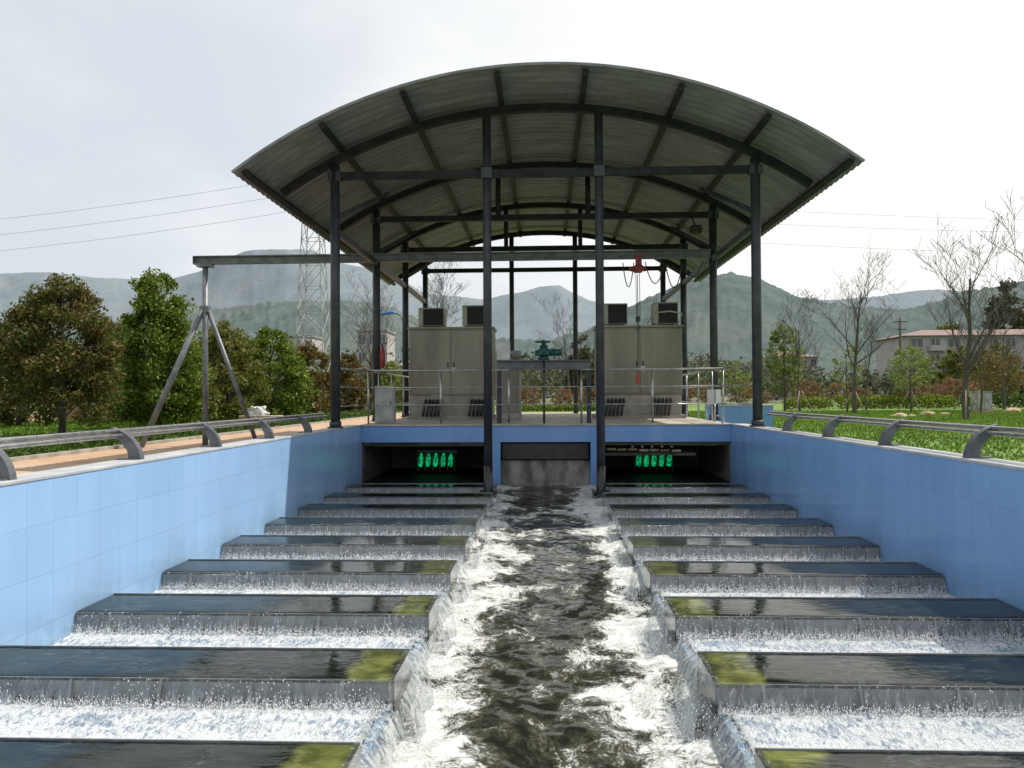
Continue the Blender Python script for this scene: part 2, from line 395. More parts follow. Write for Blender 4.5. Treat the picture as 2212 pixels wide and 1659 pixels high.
# ---------------------------------------------------------------- ground
GZ=.57
m=MB(); B=3500
m.add([(-B,-B,GZ),(-4,-B,GZ),(-4,B,GZ),(-B,B,GZ)],[(0,1,2,3)])
m.add([(4,-B,GZ),(B,-B,GZ),(B,B,GZ),(4,B,GZ)],[(0,1,2,3)])
m.add([(-4,26,GZ),(4,26,GZ),(4,B,GZ),(-4,B,GZ)],[(0,1,2,3)])
m.add([(-4,-B,GZ),(4,-B,GZ),(4,-4,GZ),(-4,-4,GZ)],[(0,1,2,3)])
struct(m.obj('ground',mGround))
m=MB(); m.box(-9.3,-4.02,-4,60,GZ-.1,GZ+.02); struct(m.obj('path',mPath))
m=MB(); m.box(-9.42,-9.3,-4,60,GZ-.1,GZ+.09); struct(m.obj('kerb',mConc))
m=MB(); m.box(-3.74,3.74,-4,25.9,-.9,-.75); struct(m.obj('channel_bed',mInside))

for sx_,lab,mt_ in ((-1,'sunlit blue tiled side wall with pale coping',mTileX),(1,'shade-tinted blue tiled side wall with pale coping',mTileR)):
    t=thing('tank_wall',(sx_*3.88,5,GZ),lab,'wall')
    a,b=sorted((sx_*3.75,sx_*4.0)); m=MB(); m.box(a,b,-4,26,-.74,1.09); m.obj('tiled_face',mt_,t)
    a,b=sorted((sx_*3.742,sx_*4.02)); m=MB(); m.bbox(a,b,-4,15.5,1.09,1.12,.006); m.obj('coping',mCoping,t)

for sx_ in (-1,1):
    t=thing('guard_rail',(sx_*3.9,8,1.12),'low steel tube rail on curved grey brackets along the wall top','railing')
    def brk(y):
        m=MB(); n=9; prof=[]
        for i in range(n):
            a=i/(n-1); ang=a*math.radians(68)
            x=sx_*(3.84+.30*(1-math.cos(ang))*1.25); z=1.12+.27*math.sin(ang)/math.sin(math.radians(68))
            wd=.060-.025*a
            prof.append((x,z,wd,ang))
        V=[];F=[]
        for x,z,wd,ang in prof:
            nx=math.cos(ang*1.0)*wd; nz_=-math.sin(ang)*wd
            for yy in (y-.035,y+.035):
                V.append((x-sx_*nx,yy,z-nz_)); V.append((x+sx_*nx,yy,z+nz_))
        for i in range(n-1):
            q=i*4
            F+= [(q,q+1,q+5,q+4),(q+2,q+6,q+7,q+3),(q,q+4,q+6,q+2),(q+1,q+3,q+7,q+5)]
        F+=[(0,2,3,1),((n-1)*4,(n-1)*4+1,(n-1)*4+3,(n-1)*4+2)]
        m.add(V,F); m.box(sx_*3.9-.1,sx_*3.9+.1,y-.06,y+.06,1.12,1.132)
        return m
    for y in (3.55,5.3,7.05,8.8,10.55,12.3): brk(y).obj('bracket',mBracket,t)
    for dx,dz,r in ((4.02,1.385,.024),(3.965,1.345,.02),(4.075,1.36,.02)):
        m=MB(); m.tube([(sx_*dx,-1,dz),(sx_*dx,13.75,dz)],r,10); m.obj('rail_tube',mStain,t)

# ---------------------------------------------------------------- platform
t=thing('platform',(0,15.5,-.6),'raised concrete platform faced with blue tiles over dark openings','platform')
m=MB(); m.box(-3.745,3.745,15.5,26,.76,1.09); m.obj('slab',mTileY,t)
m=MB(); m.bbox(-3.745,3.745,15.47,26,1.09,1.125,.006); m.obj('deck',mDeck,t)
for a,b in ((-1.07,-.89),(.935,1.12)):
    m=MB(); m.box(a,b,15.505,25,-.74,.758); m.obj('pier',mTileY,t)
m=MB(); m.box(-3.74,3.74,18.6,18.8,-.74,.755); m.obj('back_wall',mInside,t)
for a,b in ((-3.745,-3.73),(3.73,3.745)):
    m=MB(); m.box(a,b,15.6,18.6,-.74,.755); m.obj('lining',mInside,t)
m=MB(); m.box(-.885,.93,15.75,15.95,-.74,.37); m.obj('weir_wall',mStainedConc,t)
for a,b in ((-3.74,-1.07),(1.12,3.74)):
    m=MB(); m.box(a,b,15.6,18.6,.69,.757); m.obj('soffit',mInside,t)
    for y in (16.6,18.2):
        m=MB(); m.box(a,b,y,y+.12,.60,.688); m.obj('cross_beam',mConc,t)

n=NT('green_glow'); a_=n.noise(22,4); mGlow=n.done(n.bsdf((.01,.2,.06),.3,emit=n.mix(n.step(a_,.38,.64),(.0,.09,.03),(.01,.62,.20)),es=.75))
for x0 in (-2.87,2.06):
    t=thing('lamp_bank',(x0+.42,17.3,0),'bank of green glowing disinfection lamps in dark opening','lamp','green lamp banks under the platform')
    for i in range(5):
        xx=x0+.07+i*.17
        m=MB(); m.tube([(xx-.02,17.3,.10),(xx-.018,17.3,.14),(xx-.005,17.3,.29),(xx,17.3,.34),(xx+.002,17.3,.40)],[.035,.055,.055,.04,.025],10); m.obj('lamp_tube',mGlow,t)
    m=MB()
    m.box(x0-.05,x0+.9,17.35,17.75,.41,.47)
    for i in range(6): m.box(x0-.03+i*.17,x0-.015+i*.17,17.36,17.7,0,.41)
    m.obj('rack',mGantry,t)
t=thing('lamp_rack_boards',(2.2,15.9,.45),'weathered boards and tubes laid under the platform edge','boards')
for i in range(7):
    m=MB(); x=1.28+i*.22; z=.58-.006*(i%2)-.006*i; m.box(x,x+.18,15.68+.06*(i%3),16.5,z,z+.04); m.obj('board',mWood,t)
for y in (15.8,16.3):
    m=MB(); m.box(1.13,3.1,y,y+.07,.46,.515); m.obj('batten',mInside,t)
for i in range(5):
    m=MB(); x=1.8+i*.2; m.tube([(x,15.7,.65),(x+.03,16.5,.65)],.022,8); m.obj('tube',mGreyBox,t)

# ---------------------------------------------------------------- canopy
CZ=7.0-8.59; RF=8.59; RS=8.75; FY=(14.0,17.5,21.2,24.8)
def az(x,R): return CZ+math.sqrt(R*R-x*x)
t=thing('canopy',(0,14,1.12),'open steel canopy with arched corrugated sheet roof on round columns','canopy')
ny=330; nx=44; y0,y1=12.62,25.7; V=[];F=[]
amax=math.asin(5.22/ (RS+.03))
for i in range(ny+1):
    y=y0+(y1-y0)*i/ny; ph=(y-y0)/.24*2*math.pi; c=.030*math.tanh(2.2*math.sin(ph))
    for j in range(nx+1):
        a=-amax+2*amax*j/nx; R=RS+.05+c; V.append((R*math.sin(a),y,CZ+R*math.cos(a)))
for i in range(ny):
    for j in range(nx):
        q=i*(nx+1)+j; F.append((q,q+1,q+nx+2,q+nx+1))
o=np_mesh('roof_sheet',np.array(V)-np.array([0,14,1.12]),F,mRoof,t,smooth=True)
for ya,yb in ((y0-.02,y0),(y1,y1+.02)):
    m=MB(); V=[];F=[]; N=48
    for j in range(N+1):
        a=-amax+2*amax*j/N
        for R,yy in ((RS+.035,ya),(RS+.08,ya),(RS+.08,yb),(RS+.035,yb)): V.append((R*math.sin(a),yy,CZ+R*math.cos(a)))
    for j in range(N):
        for k in range(4): q=j*4; F.append((q+k,q+(k+1)%4,q+4+(k+1)%4,q+4+k))
    F+=[(0,1,2,3),(N*4+3,N*4+2,N*4+1,N*4)]
    m.add(V,F); m.obj('edge_trim',mTrim,t)
for k,y in enumerate(FY):
    m=MB(); a=math.asin(4.85/RF)
    N=28; V=[];F=[]
    for j in range(N+1):
        b=-a+2*a*j/N
        for R in (RF-.07,RF+.07):
            for yy in (y-.06,y+.06): V.append((R*math.sin(b),yy,CZ+R*math.cos(b)))
    for j in range(N):
        q=j*4; F+=[(q,q+1,q+5,q+4),(q+2,q+6,q+7,q+3),(q,q+4,q+6,q+2),(q+1,q+3,q+7,q+5)]
    F+=[(0,2,3,1),(N*4,N*4+1,N*4+3,N*4+2)]
    m.add(V,F); m.obj('arch_rib',mRib,t)
    m=MB(); m.box(-3.78,3.78,y-.055,y+.055,5.73,5.86); m.obj('tie_beam',mRib,t)
    for sx_ in (-1,1):
        x=sx_*3.86; m=MB(); m.tube([(x,y,1.12),(x,y,az(3.86,RF-.07))],.087,16)
        m.box(x-.12,x+.12,y-.13,y+.13,1.125,1.145); m.tube([(x,y,1.14),(x,y,1.24)],.11,16)
        m.box(x-.12,x+.12,y-.08,y+.08,5.70,5.88)
        m.obj('column',mSteelDark,t)
        x=sx_*1.03
        if k==0:
            m=MB(); m.tube([(x,y,.42),(x,y,az(1.03,RF-.07))],.078,16); m.box(x-.1,x+.1,y-.1,y+.1,5.7,5.89); m.mat(1); m.tube([(x,y,-.6),(x,y,.42)],.085,16); m.box(x-.15,x+.15,y-.15,y+.15,-.3,-.04); m.obj('column',[mSteelDark,mSteelBlk],t)
        elif k==3:
            m=MB(); m.tube([(x,y,1.12),(x,y,az(1.03,RF-.07))],.078,14); m.obj('column',mSteelDark,t)
        else:
            m=MB(); m.tube([(x,y,5.86),(x,y,az(1.03,RF-.07))],.06,12); m.obj('king_post',mRib,t)
for x in (-5.02,-3.7,-2.33,-.75,.72,2.3,3.7,5.02):
    z=az(x,RF+.07) if abs(x)<4.9 else CZ+math.sqrt((RF+.07)**2-x*x)
    up=Vector((x,0,z-CZ)).normalized()
    c=Vector((x,0,z))+up*.05
    m=MB(); m.beam((c.x,12.7,c.z),(c.x,25.65,c.z),.10,.095,up=up); m.obj('purlin',mRib,t)
for sx_ in (-1,1):
    m=MB(); m.box(sx_*3.86-.05,sx_*3.86+.05,14.09,24.7,4.72,4.84); m.obj('side_beam',mSteelDark,t)
    for y in FY[:3]:
        m=MB(); m.beam((sx_*3.80,y,5.05),(sx_*3.12,y+1.2,5.78),.07,.07); m.obj('brace',mSteelDark,t)

t=thing('gantry',(-7.75,17.25,GZ),'grey I-beam runway carried by a tripod trestle beside the path','gantry')
m=MB(); BY=17.25
m.box(-8.05,3.75,BY-.07,BY+.07,4.93,4.955); m.box(-8.05,3.75,BY-.008,BY+.008,4.79,4.93); m.box(-8.05,3.75,BY-.07,BY+.07,4.765,4.79)
m.box(-8.05,-8.03,BY-.07,BY+.07,4.79,4.93)
m.obj('runway_beam',mGantry,t)
m=MB(); m.tube([(-7.78,BY,GZ),(-7.78,BY,4.70)],.065,14); m.box(-7.95,-7.6,BY-.1,BY+.1,4.70,4.763); m.obj('leg',mLegs,t)
m=MB(); m.tube([(-7.82,BY-.02,3.75),(-8.98,BY-.6,GZ)],.065,14); m.obj('leg',mLegs,t)
m=MB(); m.tube([(-7.74,BY+.02,3.75),(-6.75,BY+.5,GZ)],.05,14); m.obj('leg',mLegs,t)
m=MB(); m.box(-7.88,-7.68,BY-.09,BY+.09,3.66,3.8); m.obj('collar',mLegs,t)

t=thing('chain_hoist',(2.13,BY,4.3),'red electric chain hoist hanging from the runway beam','hoist')
m=MB(); m.bbox(2.03,2.24,BY-.12,BY+.12,4.46,4.62,.03); m.tube([(1.95,BY,4.54),(2.31,BY,4.54)],.055,14); m.obj('motor',mRed,t)
m=MB(); m.box(2.06,2.20,BY-.13,BY-.105,4.60,4.84)
for xx in (2.08,2.17):
    m.tube([(xx,BY-.11,4.82),(xx,BY-.03,4.82)],.035,12)
m.obj('trolley',mRed,t)
for xx in (2.08,2.16): 
    m=MB(); m.tube([(xx,BY,4.45),(xx+.01,BY,3.45)],.007,6); m.obj('chain',mChain,t)
m=MB(); m.bbox(2.07,2.17,BY-.05,BY+.05,3.35,3.47,.02); m.tube([(2.12,BY,3.36),(2.12,BY,3.28),(2.16,BY,3.22),(2.13,BY,3.16),(2.08,BY,3.19)],.014,8); m.obj('hook',mChain,t)
m=MB(); m.tube([(2.10,BY-.1,4.4),(2.11,BY-.1,3.2),(2.09,BY-.1,2.15)],.009,6); m.obj('pendant_cable',mCable,t)
m=MB(); m.bbox(2.06,2.12,BY-.14,BY-.08,1.95,2.18,.015); m.obj('pendant_control',mRedBright,t)
def loop(xa,xb,z,dp,y):
    return [(xa+(xb-xa)*i/12,y,z-dp*(1-(2*i/12-1)**2)) for i in range(13)]
for a in ((1.8,2.05,4.7,.55),(2.3,2.75,4.72,.5),(2.75,3.15,4.72,.6),(3.15,3.6,4.72,.35)):
    m=MB(); m.tube(loop(*a,BY+.1),.012,6); m.obj('festoon_cable',mCable,t)

t=thing('floodlight',(3.35,15.9,5.7),'small black floodlight hung under the canopy','floodlight')
m=MB(); m.tube([(3.35,17.4,5.75),(3.35,16.9,5.42)],.015,6); m.obj('yoke',mBlack,t)
m=MB(); m.bbox(3.22,3.48,16.78,16.98,5.24,5.42,.03); m.obj('lamp_housing',mBlack,t)

t=thing('railing',(0,15.62,1.125),'stainless tube railing around the platform edge','railing')
for x in (-3.62,-2.12,-.72,.76,2.2,3.62): 
    m=MB(); m.tube([(x,15.62,1.125),(x,15.62,2.23)],.020,10); m.tube([(x,15.62,1.125),(x,15.62,1.14)],.045,12); m.obj('post',mStain,t)
for a,b in ((-3.62,-.72),(.76,3.62)):
    for z,r in ((2.23,.022),(1.88,.013),(1.52,.013)):
        m=MB(); m.tube([(a,15.62,z),(b,15.62,z)],r,10); m.obj('rail_tube',mStain,t)
for sx_ in (-1,1):
    for z,r in ((2.23,.022),(1.88,.013),(1.52,.013)):
        m=MB(); m.tube([(sx_*3.62,15.62,z),(sx_*3.80,14.1,z)],r,10); m.obj('rail_tube',mStain,t)
        m=MB(); m.tube([(sx_*3.7,15.7,z),(sx_*3.7,21,z)],r,8); m.obj('rail_tube',mStain,t)
    for y in (17,18.5,20,21):
        m=MB(); m.tube([(sx_*3.7,y,1.125),(sx_*3.7,y,2.23)],.02,8); m.obj('post',mStain,t)
for z in (1.52,1.88):
    m=MB(); m.tube([(-.72,15.62,z),(.76,15.62,z)],.013,8); m.obj('rail_tube',mStain,t)

def cabinet(x0,x1,lab):
    t=thing('switch_cabinet',((x0+x1)/2,19.6,1.125),lab,'cabinet','tall cabinets on the platform'); y=19.0
    m=MB(); m.bbox(x0,x1,y,y+1.1,1.72,3.38,.012); m.box(x0-.04,x1+.04,y-.05,y+1.15,3.38,3.43); m.obj('housing',mCab,t)
    m=MB(); m.bbox(x0+.03,x1-.03,y+.03,y+1.08,1.125,1.715,.01); m.box(x0-.06,x1+.06,y-.1,y+1.16,1.125,1.21); m.obj('plinth',mCabBase,t)
    xm=(x0+x1)/2
    for a,b in ((x0+.03,xm-.012),(xm+.012,x1-.03)):
        m=MB(); m.bbox(a,b,y-.022,y-.002,1.76,3.34,.006); d=m.obj('door',mCab,t)
        h=MB(); hx=b-.08 if b<xm else a+.05; h.bbox(hx,hx+.03,y-.05,y-.024,2.42,2.54,.006)
        h.obj('handle',mChain,d)
    m=MB(); m.box(xm+.02,xm+.12,y-.03,y-.024,2.30,2.42); m.obj('notice_plate',mWhite,t)
    m=MB(); m.box(x0+.35,x0+.50,y+.022,y+.028,1.4,1.50); m.obj('notice_plate',mWhite,t)
    return t
cabinet(-3.37,-1.27,'beige steel double door cabinet with cooling units on top')
cabinet(1.32,3.42,'beige steel double door cabinet beside the hanging hoist chain')
def acunit(x0,x1,y,z0,z1,lab):
    t=thing('cooling_unit',((x0+x1)/2,y+.25,z0),lab,'air conditioner','cooling units on the cabinets')
    m=MB(); m.bbox(x0,x1,y,y+.5,z0+.03,z1,.012); m.box(x0+.05,x0+.1,y+.02,y+.48,z0,z0+.03); m.box(x1-.1,x1-.05,y+.02,y+.48,z0,z0+.03); m.obj('casing',mAC,t)
    g=MB(); g.box(x0+.12,x1-.02,y-.004,y-.001,z0+.05,z1-.03)
    k=12
    for i in range(k): 
        zz=z0+.06+(z1-z0-.1)*i/k; g.beam((x0+.12,y-.014,zz),(x1-.02,y-.014,zz),.02,.006)
    g.obj('grille',mBlack,t)
acunit(-3.15,-2.5,19.1,3.43,3.93,'square cooling unit with dark louvred face')
acunit(-2.03,-1.4,19.0,3.43,3.97,'square cooling unit with dark louvred face')
acunit(1.48,2.08,19.0,3.43,3.98,'square cooling unit with dark louvred face')
acunit(2.72,3.33,19.0,3.43,4.0,'square cooling unit with dark louvred face and looped cable')
tag(MB().tube([(3.3,18.9,3.43),(3.4,18.9,3.7),(3.1,18.88,3.76),(2.7,18.88,3.72),(2.55,18.9,3.45)],.02,8).obj('looped_conduit',mAC,origin=(3,18.9,3.43)),'looped pale conduit on the cabinet top','conduit')
for x0 in (-3.0,-1.85,1.5,2.65):
    t=thing('conduit_bundle',(x0+.2,18.85,1.2),'bundle of black cable conduits at the foot of a cabinet','conduit','conduit bundles at the cabinets')
    for i in range(5):
        x=x0+i*.095; m=MB(); dx=.05 if x0<0 else .09
        m.tube([(x,18.80,1.2),(x+dx*.5,18.86,1.42),(x+dx,18.93,1.56),(x+dx,19.04,1.60)],.032,8); m.obj('conduit',mCable,t)
t=thing('control_pillar',(-.93,18.6,1.125),'narrow beige control pillar on the platform','cabinet')
m=MB(); m.bbox(-1.15,-.55,18.2,18.7,1.125,2.78,.012); m.obj('housing',mCabBase,t); m=MB(); m.bbox(-1.1,-.6,18.18,18.198,1.3,2.7,.004); m.obj('door',mCab,t)
t=thing('gate_hoist',(0,15.9,1.125),'teal gate actuator with handwheel on a steel beam over the sluice','sluice gate')
m=MB(); m.box(-.97,.97,15.82,16.0,2.42,2.44); m.box(-.97,.97,15.9,15.92,2.26,2.42); m.box(-.97,.97,15.82,16.0,2.24,2.26); m.obj('cross_beam',mGantry,t)
for x in (-.93,.93):
    m=MB(); m.box(x-.045,x+.045,15.86,15.95,1.125,2.24); m.obj('upright',mSteelDark,t)
m=MB(); m.tube([(0,15.9,.4),(0,15.9,2.86)],.024,10); m.obj('spindle',mChain,t)
m=MB(); m.tube([(.0,15.9,2.44),(.0,15.9,2.50)],.12,18); m.tube([(0,15.9,2.5),(0,15.9,2.74)],.085,18); m.bbox(-.13,.15,15.82,15.98,2.52,2.67,.03)
m.tube([(.15,15.9,2.60),(.19,15.9,2.60)],.09,16); m.tube([(.19,15.9,2.60),(.38,15.9,2.60)],.07,16); m.bbox(-.19,-.12,15.84,15.96,2.52,2.64,.02); m.tube([(0,15.9,2.74),(0,15.9,2.79)],.05,14)
m.obj('actuator',mTeal,t)
m=MB(); ring=[(.16*math.cos(i*math.pi/12)-.02,15.9+.16*math.sin(i*math.pi/12),2.82) for i in range(25)]; m.tube(ring,.013,8)
for i in range(3):
    a=i*math.pi*2/3; m.tube([(-.02,15.9,2.81),(-.02+.16*math.cos(a),15.9+.16*math.sin(a),2.82)],.009,6)
m.obj('handwheel',mTeal,t)
m=MB(); m.box(-.86,.90,15.66,15.70,.40,.72); m.obj('gate_leaf',mSteelBlk,t)
t=thing('junction_box',(-.8,15.9,2.44),'white junction box with cables on the gate beam','box')
m=MB(); m.bbox(-.98,-.70,15.82,15.99,2.442,2.82,.012); m.obj('box_body',mWhite,t)
for pp in ([(-.7,15.9,2.5),(-.58,15.88,2.46),(-.5,15.86,2.52),(-.4,15.86,2.5)],[(-.7,15.9,2.55),(-.5,15.85,2.46),(-.35,15.86,2.6)]):
    m=MB(); m.tube(pp,.011,6); m.obj('cable',mCable,t)
t=thing('electrical_box',(-3.33,15.95,1.125),'grey metal electrical box standing inside the railing','box')
m=MB(); m.bbox(-3.53,-3.13,15.8,16.05,1.15,1.92,.01); m.box(-3.5,-3.16,15.83,16.02,1.125,1.15); m.obj('box_body',mGreyBox,t)
m=MB(); m.bbox(-3.50,-3.16,15.782,15.798,1.19,1.88,.004); d=m.obj('door',mGreyBox,t)
m=MB(); m.box(-3.2,-3.185,15.765,15.78,1.5,1.6); m.obj('handle',mChain,d)
t=thing('meter_panel',(3.78,16.3,1.125),'small white two-leaf panel on a short post','panel')
m=MB(); m.tube([(3.60,16.3,1.125),(3.60,16.3,1.5)],.02,8); m.obj('post',mStain,t)
m=MB(); m.beam((3.44,16.28,1.66),(3.58,16.22,1.66),.02,.3); m.obj('leaf_panel',mWhite,t)
m=MB(); m.beam((3.60,16.22,1.66),(3.72,16.28,1.66),.02,.3); m.obj('leaf_panel',mWhite,t)
t=thing('fire_extinguisher',(-3.70,17.3,2.35),'red fire extinguisher hung on a canopy column','fire extinguisher')
m=MB(); m.tube([(-3.68,17.3,2.36),(-3.68,17.3,2.40),(-3.68,17.3,2.72),(-3.68,17.3,2.79),(-3.68,17.3,2.83)],[.04,.06,.06,.04,.02],14); m.obj('cylinder_body',mRed,t)
m=MB(); m.tube([(-3.68,17.3,2.83),(-3.68,17.3,2.89)],.02,8); m.beam((-3.72,17.3,2.89),(-3.58,17.3,2.92),.02,.015); m.obj('valve_handle',mBlack,t)

t=thing('channel_wall',(4.6,19.1,GZ),'low blue tiled wall with pale cap beside the platform','wall')
m=MB(); m.box(4.03,5.62,19.0,19.22,GZ,1.42); m.box(5.42,5.62,19.22,26,GZ,1.42); m.obj('tiled_face',mTileY,t)
m=MB(); m.box(4.02,5.64,18.98,19.24,1.42,1.45); m.box(5.40,5.64,19.24,26,1.42,1.45); m.obj('cap',mCoping,t)

# ---------------------------------------------------------------- water troughs
ROWS=[3.74+1.385*k for k in range(9)]
TL=(-3.74,-.91); TR=(1.0,3.74); DEP=.54
def trough(x0,x1,inner,Y):
    s=1 if inner==x1 else -1
    t=thing('overflow_trough',((x0+x1)/2,Y-DEP/2,-.3),'grey overflow trough brimming with dark water, spilling into the channel','trough','overflow troughs either side of the channel')
    yb=Y; yf=Y-DEP
    m=MB(); m.box(x0,x1,yb-.010,yb,-.3,0.006); m.box(x0,x1,yf,yf+.010,-.148,-.008); m.box(x0,x1,yf+.06,yf+.07,-.3,-.148); m.box(inner-.012*(s>0),inner+.012*(s<0),yf+.012,yb-.012,-.3,-.008)
    m.box(x0,x1,yf-.02,yf+.07,-.158,-.148); m.obj('plate_shell',mPipe,t)
    for i in range(5):
        xx=x0+.28+i*.56
        m=MB(); m.add([(xx-.008,yf-.002,-.01),(xx+.008,yf-.002,-.01),(xx+.008,yf-.002,-.14),(xx-.008,yf-.002,-.14),(xx-.008,yf-.05,-.14),(xx+.008,yf-.05,-.14)],[(0,3,4),(1,5,2),(0,4,5,1)]); m.obj('rib',mPipe,t)
    a,b=(x0,inner-.002) if s>0 else (inner+.002,x1)
    m=MB(); m.cs=True; V=[];F=[]; N=60
    prof=[(yb-.011,-.004),(yb-.2,-.003),(yf+.08,-.003),(yf+.03,-.004),(yf+.008,-.0065),(yf-.003,-.013),(yf-.006,-.025)]
    for i in range(N+1):
        x=a+(b-a)*i/N
        for j,(y,z) in enumerate(prof):
            k=mn.noise(Vector((x*6,y*5,2)))*.0018; V.append((x,y-(abs(k)*2 if j>3 else 0),z+k))
    J=len(prof)
    for i in range(N):
        for j in range(J-1):
            q=i*J+j; F.append((q,q+1,q+J+1,q+J))
    m.add(V,F); m.obj('water_surface',mStill,t)
    m=MB(); m.cs=True; N=160; V=[];F=[]
    for i in range(N+1):
        x=x0+(x1-x0)*i/N; k=.5+.5*mn.noise(Vector((x*5,Y,0))); k2=mn.noise(Vector((x*22,Y,3)))
        for j in range(7):
            q=j/6; V.append((x,yf-.006-(.045*q**.6)*(.5+k)-.010*k2*q,-.008-.16*q**1.3))
    for i in range(N):
        for j in range(6):
            q=i*7+j; F.append((q,q+1,q+8,q+7))
    m.add(V,F); m.obj('trickling_water',mFilm,t)
    m=MB(); m.cs=True; V=[];F=[]; N=60; J=16
    for i in range(N+1):
        u=i/N; y=yb-u*DEP
        k=mn.noise(Vector((y*7,inner*3,1.0))); k2=mn.noise(Vector((y*30,inner*3,4.0)))
        out=.17+.04*k+.014*k2
        for j in range(J+1):
            q=j/J
            if q<.15: px_=-.03*(1-q/.15); pz=.004
            else:
                r=(q-.15)/.85; px_=out*(r**.75); pz=.004-.33*r**2.0-.02*r
            V.append((inner+s*px_,y-(.03+.09*(u-.3))*q+.012*k2*q,pz))
    for i in range(N):
        for j in range(J):
            q=i*(J+1)+j; F.append((q,q+1,q+J+2,q+J+1))
    m.add(V,F); m.obj('end_waterfall',mFall,t)
    return t
pl=trough(*TL,TL[1],ROWS[0]); pr=trough(*TR,TR[0],ROWS[0])
for Y in ROWS[1:]:
    for p in (pl,pr): clone(p,(p.location.x,Y-DEP/2,-.3))

def chz(y): return -.36+.21*max(0,min(1,(y-3)/12.5))
def grid(x0,x1,y0,y1,nx,ny,zf):
    xs=np.linspace(x0,x1,nx+1); t_=np.linspace(0,1,ny+1)**1.25; ys=y0+(y1-y0)*t_
    V=[(x,y,zf(x,y)) for y in ys for x in xs]
    i=np.arange(ny)[:,None]*(nx+1)+np.arange(nx)[None,:]; i=i.ravel()
    return V,np.stack([i,i+1,i+nx+2,i+nx+1],1)
def zc(x,y):
    sd=min(1,abs(x-.04)/.95)
    n1=mn.noise(Vector((x*2.2,y*1.6,0))); n2=mn.noise(Vector((x*6,y*4.5,3))); n3=mn.noise(Vector((x*14,y*11,6)))
    return chz(y)+(.030*n1+.018*n2+.008*n3)*(.4+.9*sd)+.03*sd**3
V,F=grid(-.95,1.04,2.2,15.74,80,560,zc); struct(np_mesh('channel_water',V,F,mChan,smooth=True))
def zb(x,y):
    return -.165+.012*mn.noise(Vector((x*9,y*14,0)))+.016*mn.noise(Vector((x*34,y*26,5)))
for a,b in ((-3.745,-.99),(1.08,3.745)):
    V,F=grid(a,b,2.2,15.49,170,480,zb); struct(np_mesh('shallow_water',V,F,mBasin,smooth=True))
for a,b in ((-3.73,-1.075),(1.125,3.73)):
    m=MB(); m.add([(a,15.49,-.06),(b,15.49,-.06),(b,18.6,-.06),(a,18.6,-.06)],[(0,1,2,3)]); struct(m.obj('tunnel_water',mTunnelWater))
m=MB(); m.add([(-.88,15.96,.3),(.93,15.96,.3),(.93,18.6,.3),(-.88,18.6,.3)],[(0,1,2,3)]); struct(m.obj('tunnel_water',mTunnelWater))
for sx_,x in ((1,-.99),(-1,1.08)):
    tag(MB().box(min(x,x+sx_*.05),max(x,x+sx_*.05),2.2,15.5,-.74,-.185).obj('channel_kerb',mTileX,origin=(x,9,-.6)),'blue tiled kerb under the spilling water','kerb')
    m=MB(); m.cs=True; V=[];F=[]; N=700;J=8
    for i in range(N+1):
        y=2.2+13.28*i/N; k=mn.noise(Vector((y*6,x,1))); k2=mn.noise(Vector((y*21,x,4)))
        for j in range(J+1):
            q=j/J; V.append((x+sx_*(-.03+(.19+.05*k+.02*k2)*q**.8),y-.03*q,-.148-.26*q**2))
    for i in range(N):
        for j in range(J):
            q=i*(J+1)+j; F.append((q,q+1,q+J+2,q+J+1))
    m.add(V,F); struct(m.obj('water_spill',mFall))

def octa(P,R):
    n=len(P); base=np.array([[1,0,0],[-1,0,0],[0,1,0],[0,-1,0],[0,0,2.0],[0,0,-2.0]])
    V=(P[:,None,:]+base[None]*R[:,None,None]).reshape(-1,3)
    f=np.array([[0,2,4],[2,1,4],[1,3,4],[3,0,4],[2,0,5],[1,2,5],[3,1,5],[0,3,5]])
    F=(np.arange(n)[:,None,None]*6+f[None]).reshape(-1,3); return V,F
Ps=[]
for k,Y in enumerate(ROWS):
    for (a,b) in (TL,TR):
        n=int(650/(1+.2*k)); 
        xs=RNG.uniform(a,b,n); cl=np.array([mn.noise(Vector((x*4.3,Y*5,0))) for x in xs]); xs=xs[cl>.0]; n=len(xs)
        q=RNG.random(n); Ps.append(np.stack([xs,Y-DEP-.03-.14*q-RNG.normal(0,.02,n),.0-.16*q+RNG.normal(0,.012,n)],1))
        n=int(4200/(1+.25*k)); xs=RNG.uniform(a,b,n); u=RNG.random(n)**.8; Ps.append(np.stack([xs,Y-DEP-.06-u*.78,-.15+np.abs(RNG.normal(0,.016,n))],1))
        n=int(1900/(1+.2*k)); xs=RNG.uniform(a,b,n); Ps.append(np.stack([xs,Y-DEP-.06-np.abs(RNG.normal(0,.03,n)),-.15+np.abs(RNG.normal(0,.026,n))],1))
    for xi,s in ((TL[1],1),(TR[0],-1)):
        n=int(700/(1+.2*k)); q=RNG.random(n)**.6; Ps.append(np.stack([xi+s*(.05+.26*q+RNG.normal(0,.04,n)),Y-RNG.random(n)*1.2,-.10-.22*q+np.abs(RNG.normal(0,.03,n))],1))
P=np.concatenate(Ps); P=P[(np.abs(P[:,0])<3.7)]
R=RNG.uniform(.0013,.0032,len(P))*(1+.03*P[:,1]); V,F=octa(P,R)
stuff(np_mesh('water_droplets',V,F,mDrop,smooth=True),'tiny droplets of splashing water over the troughs','water')

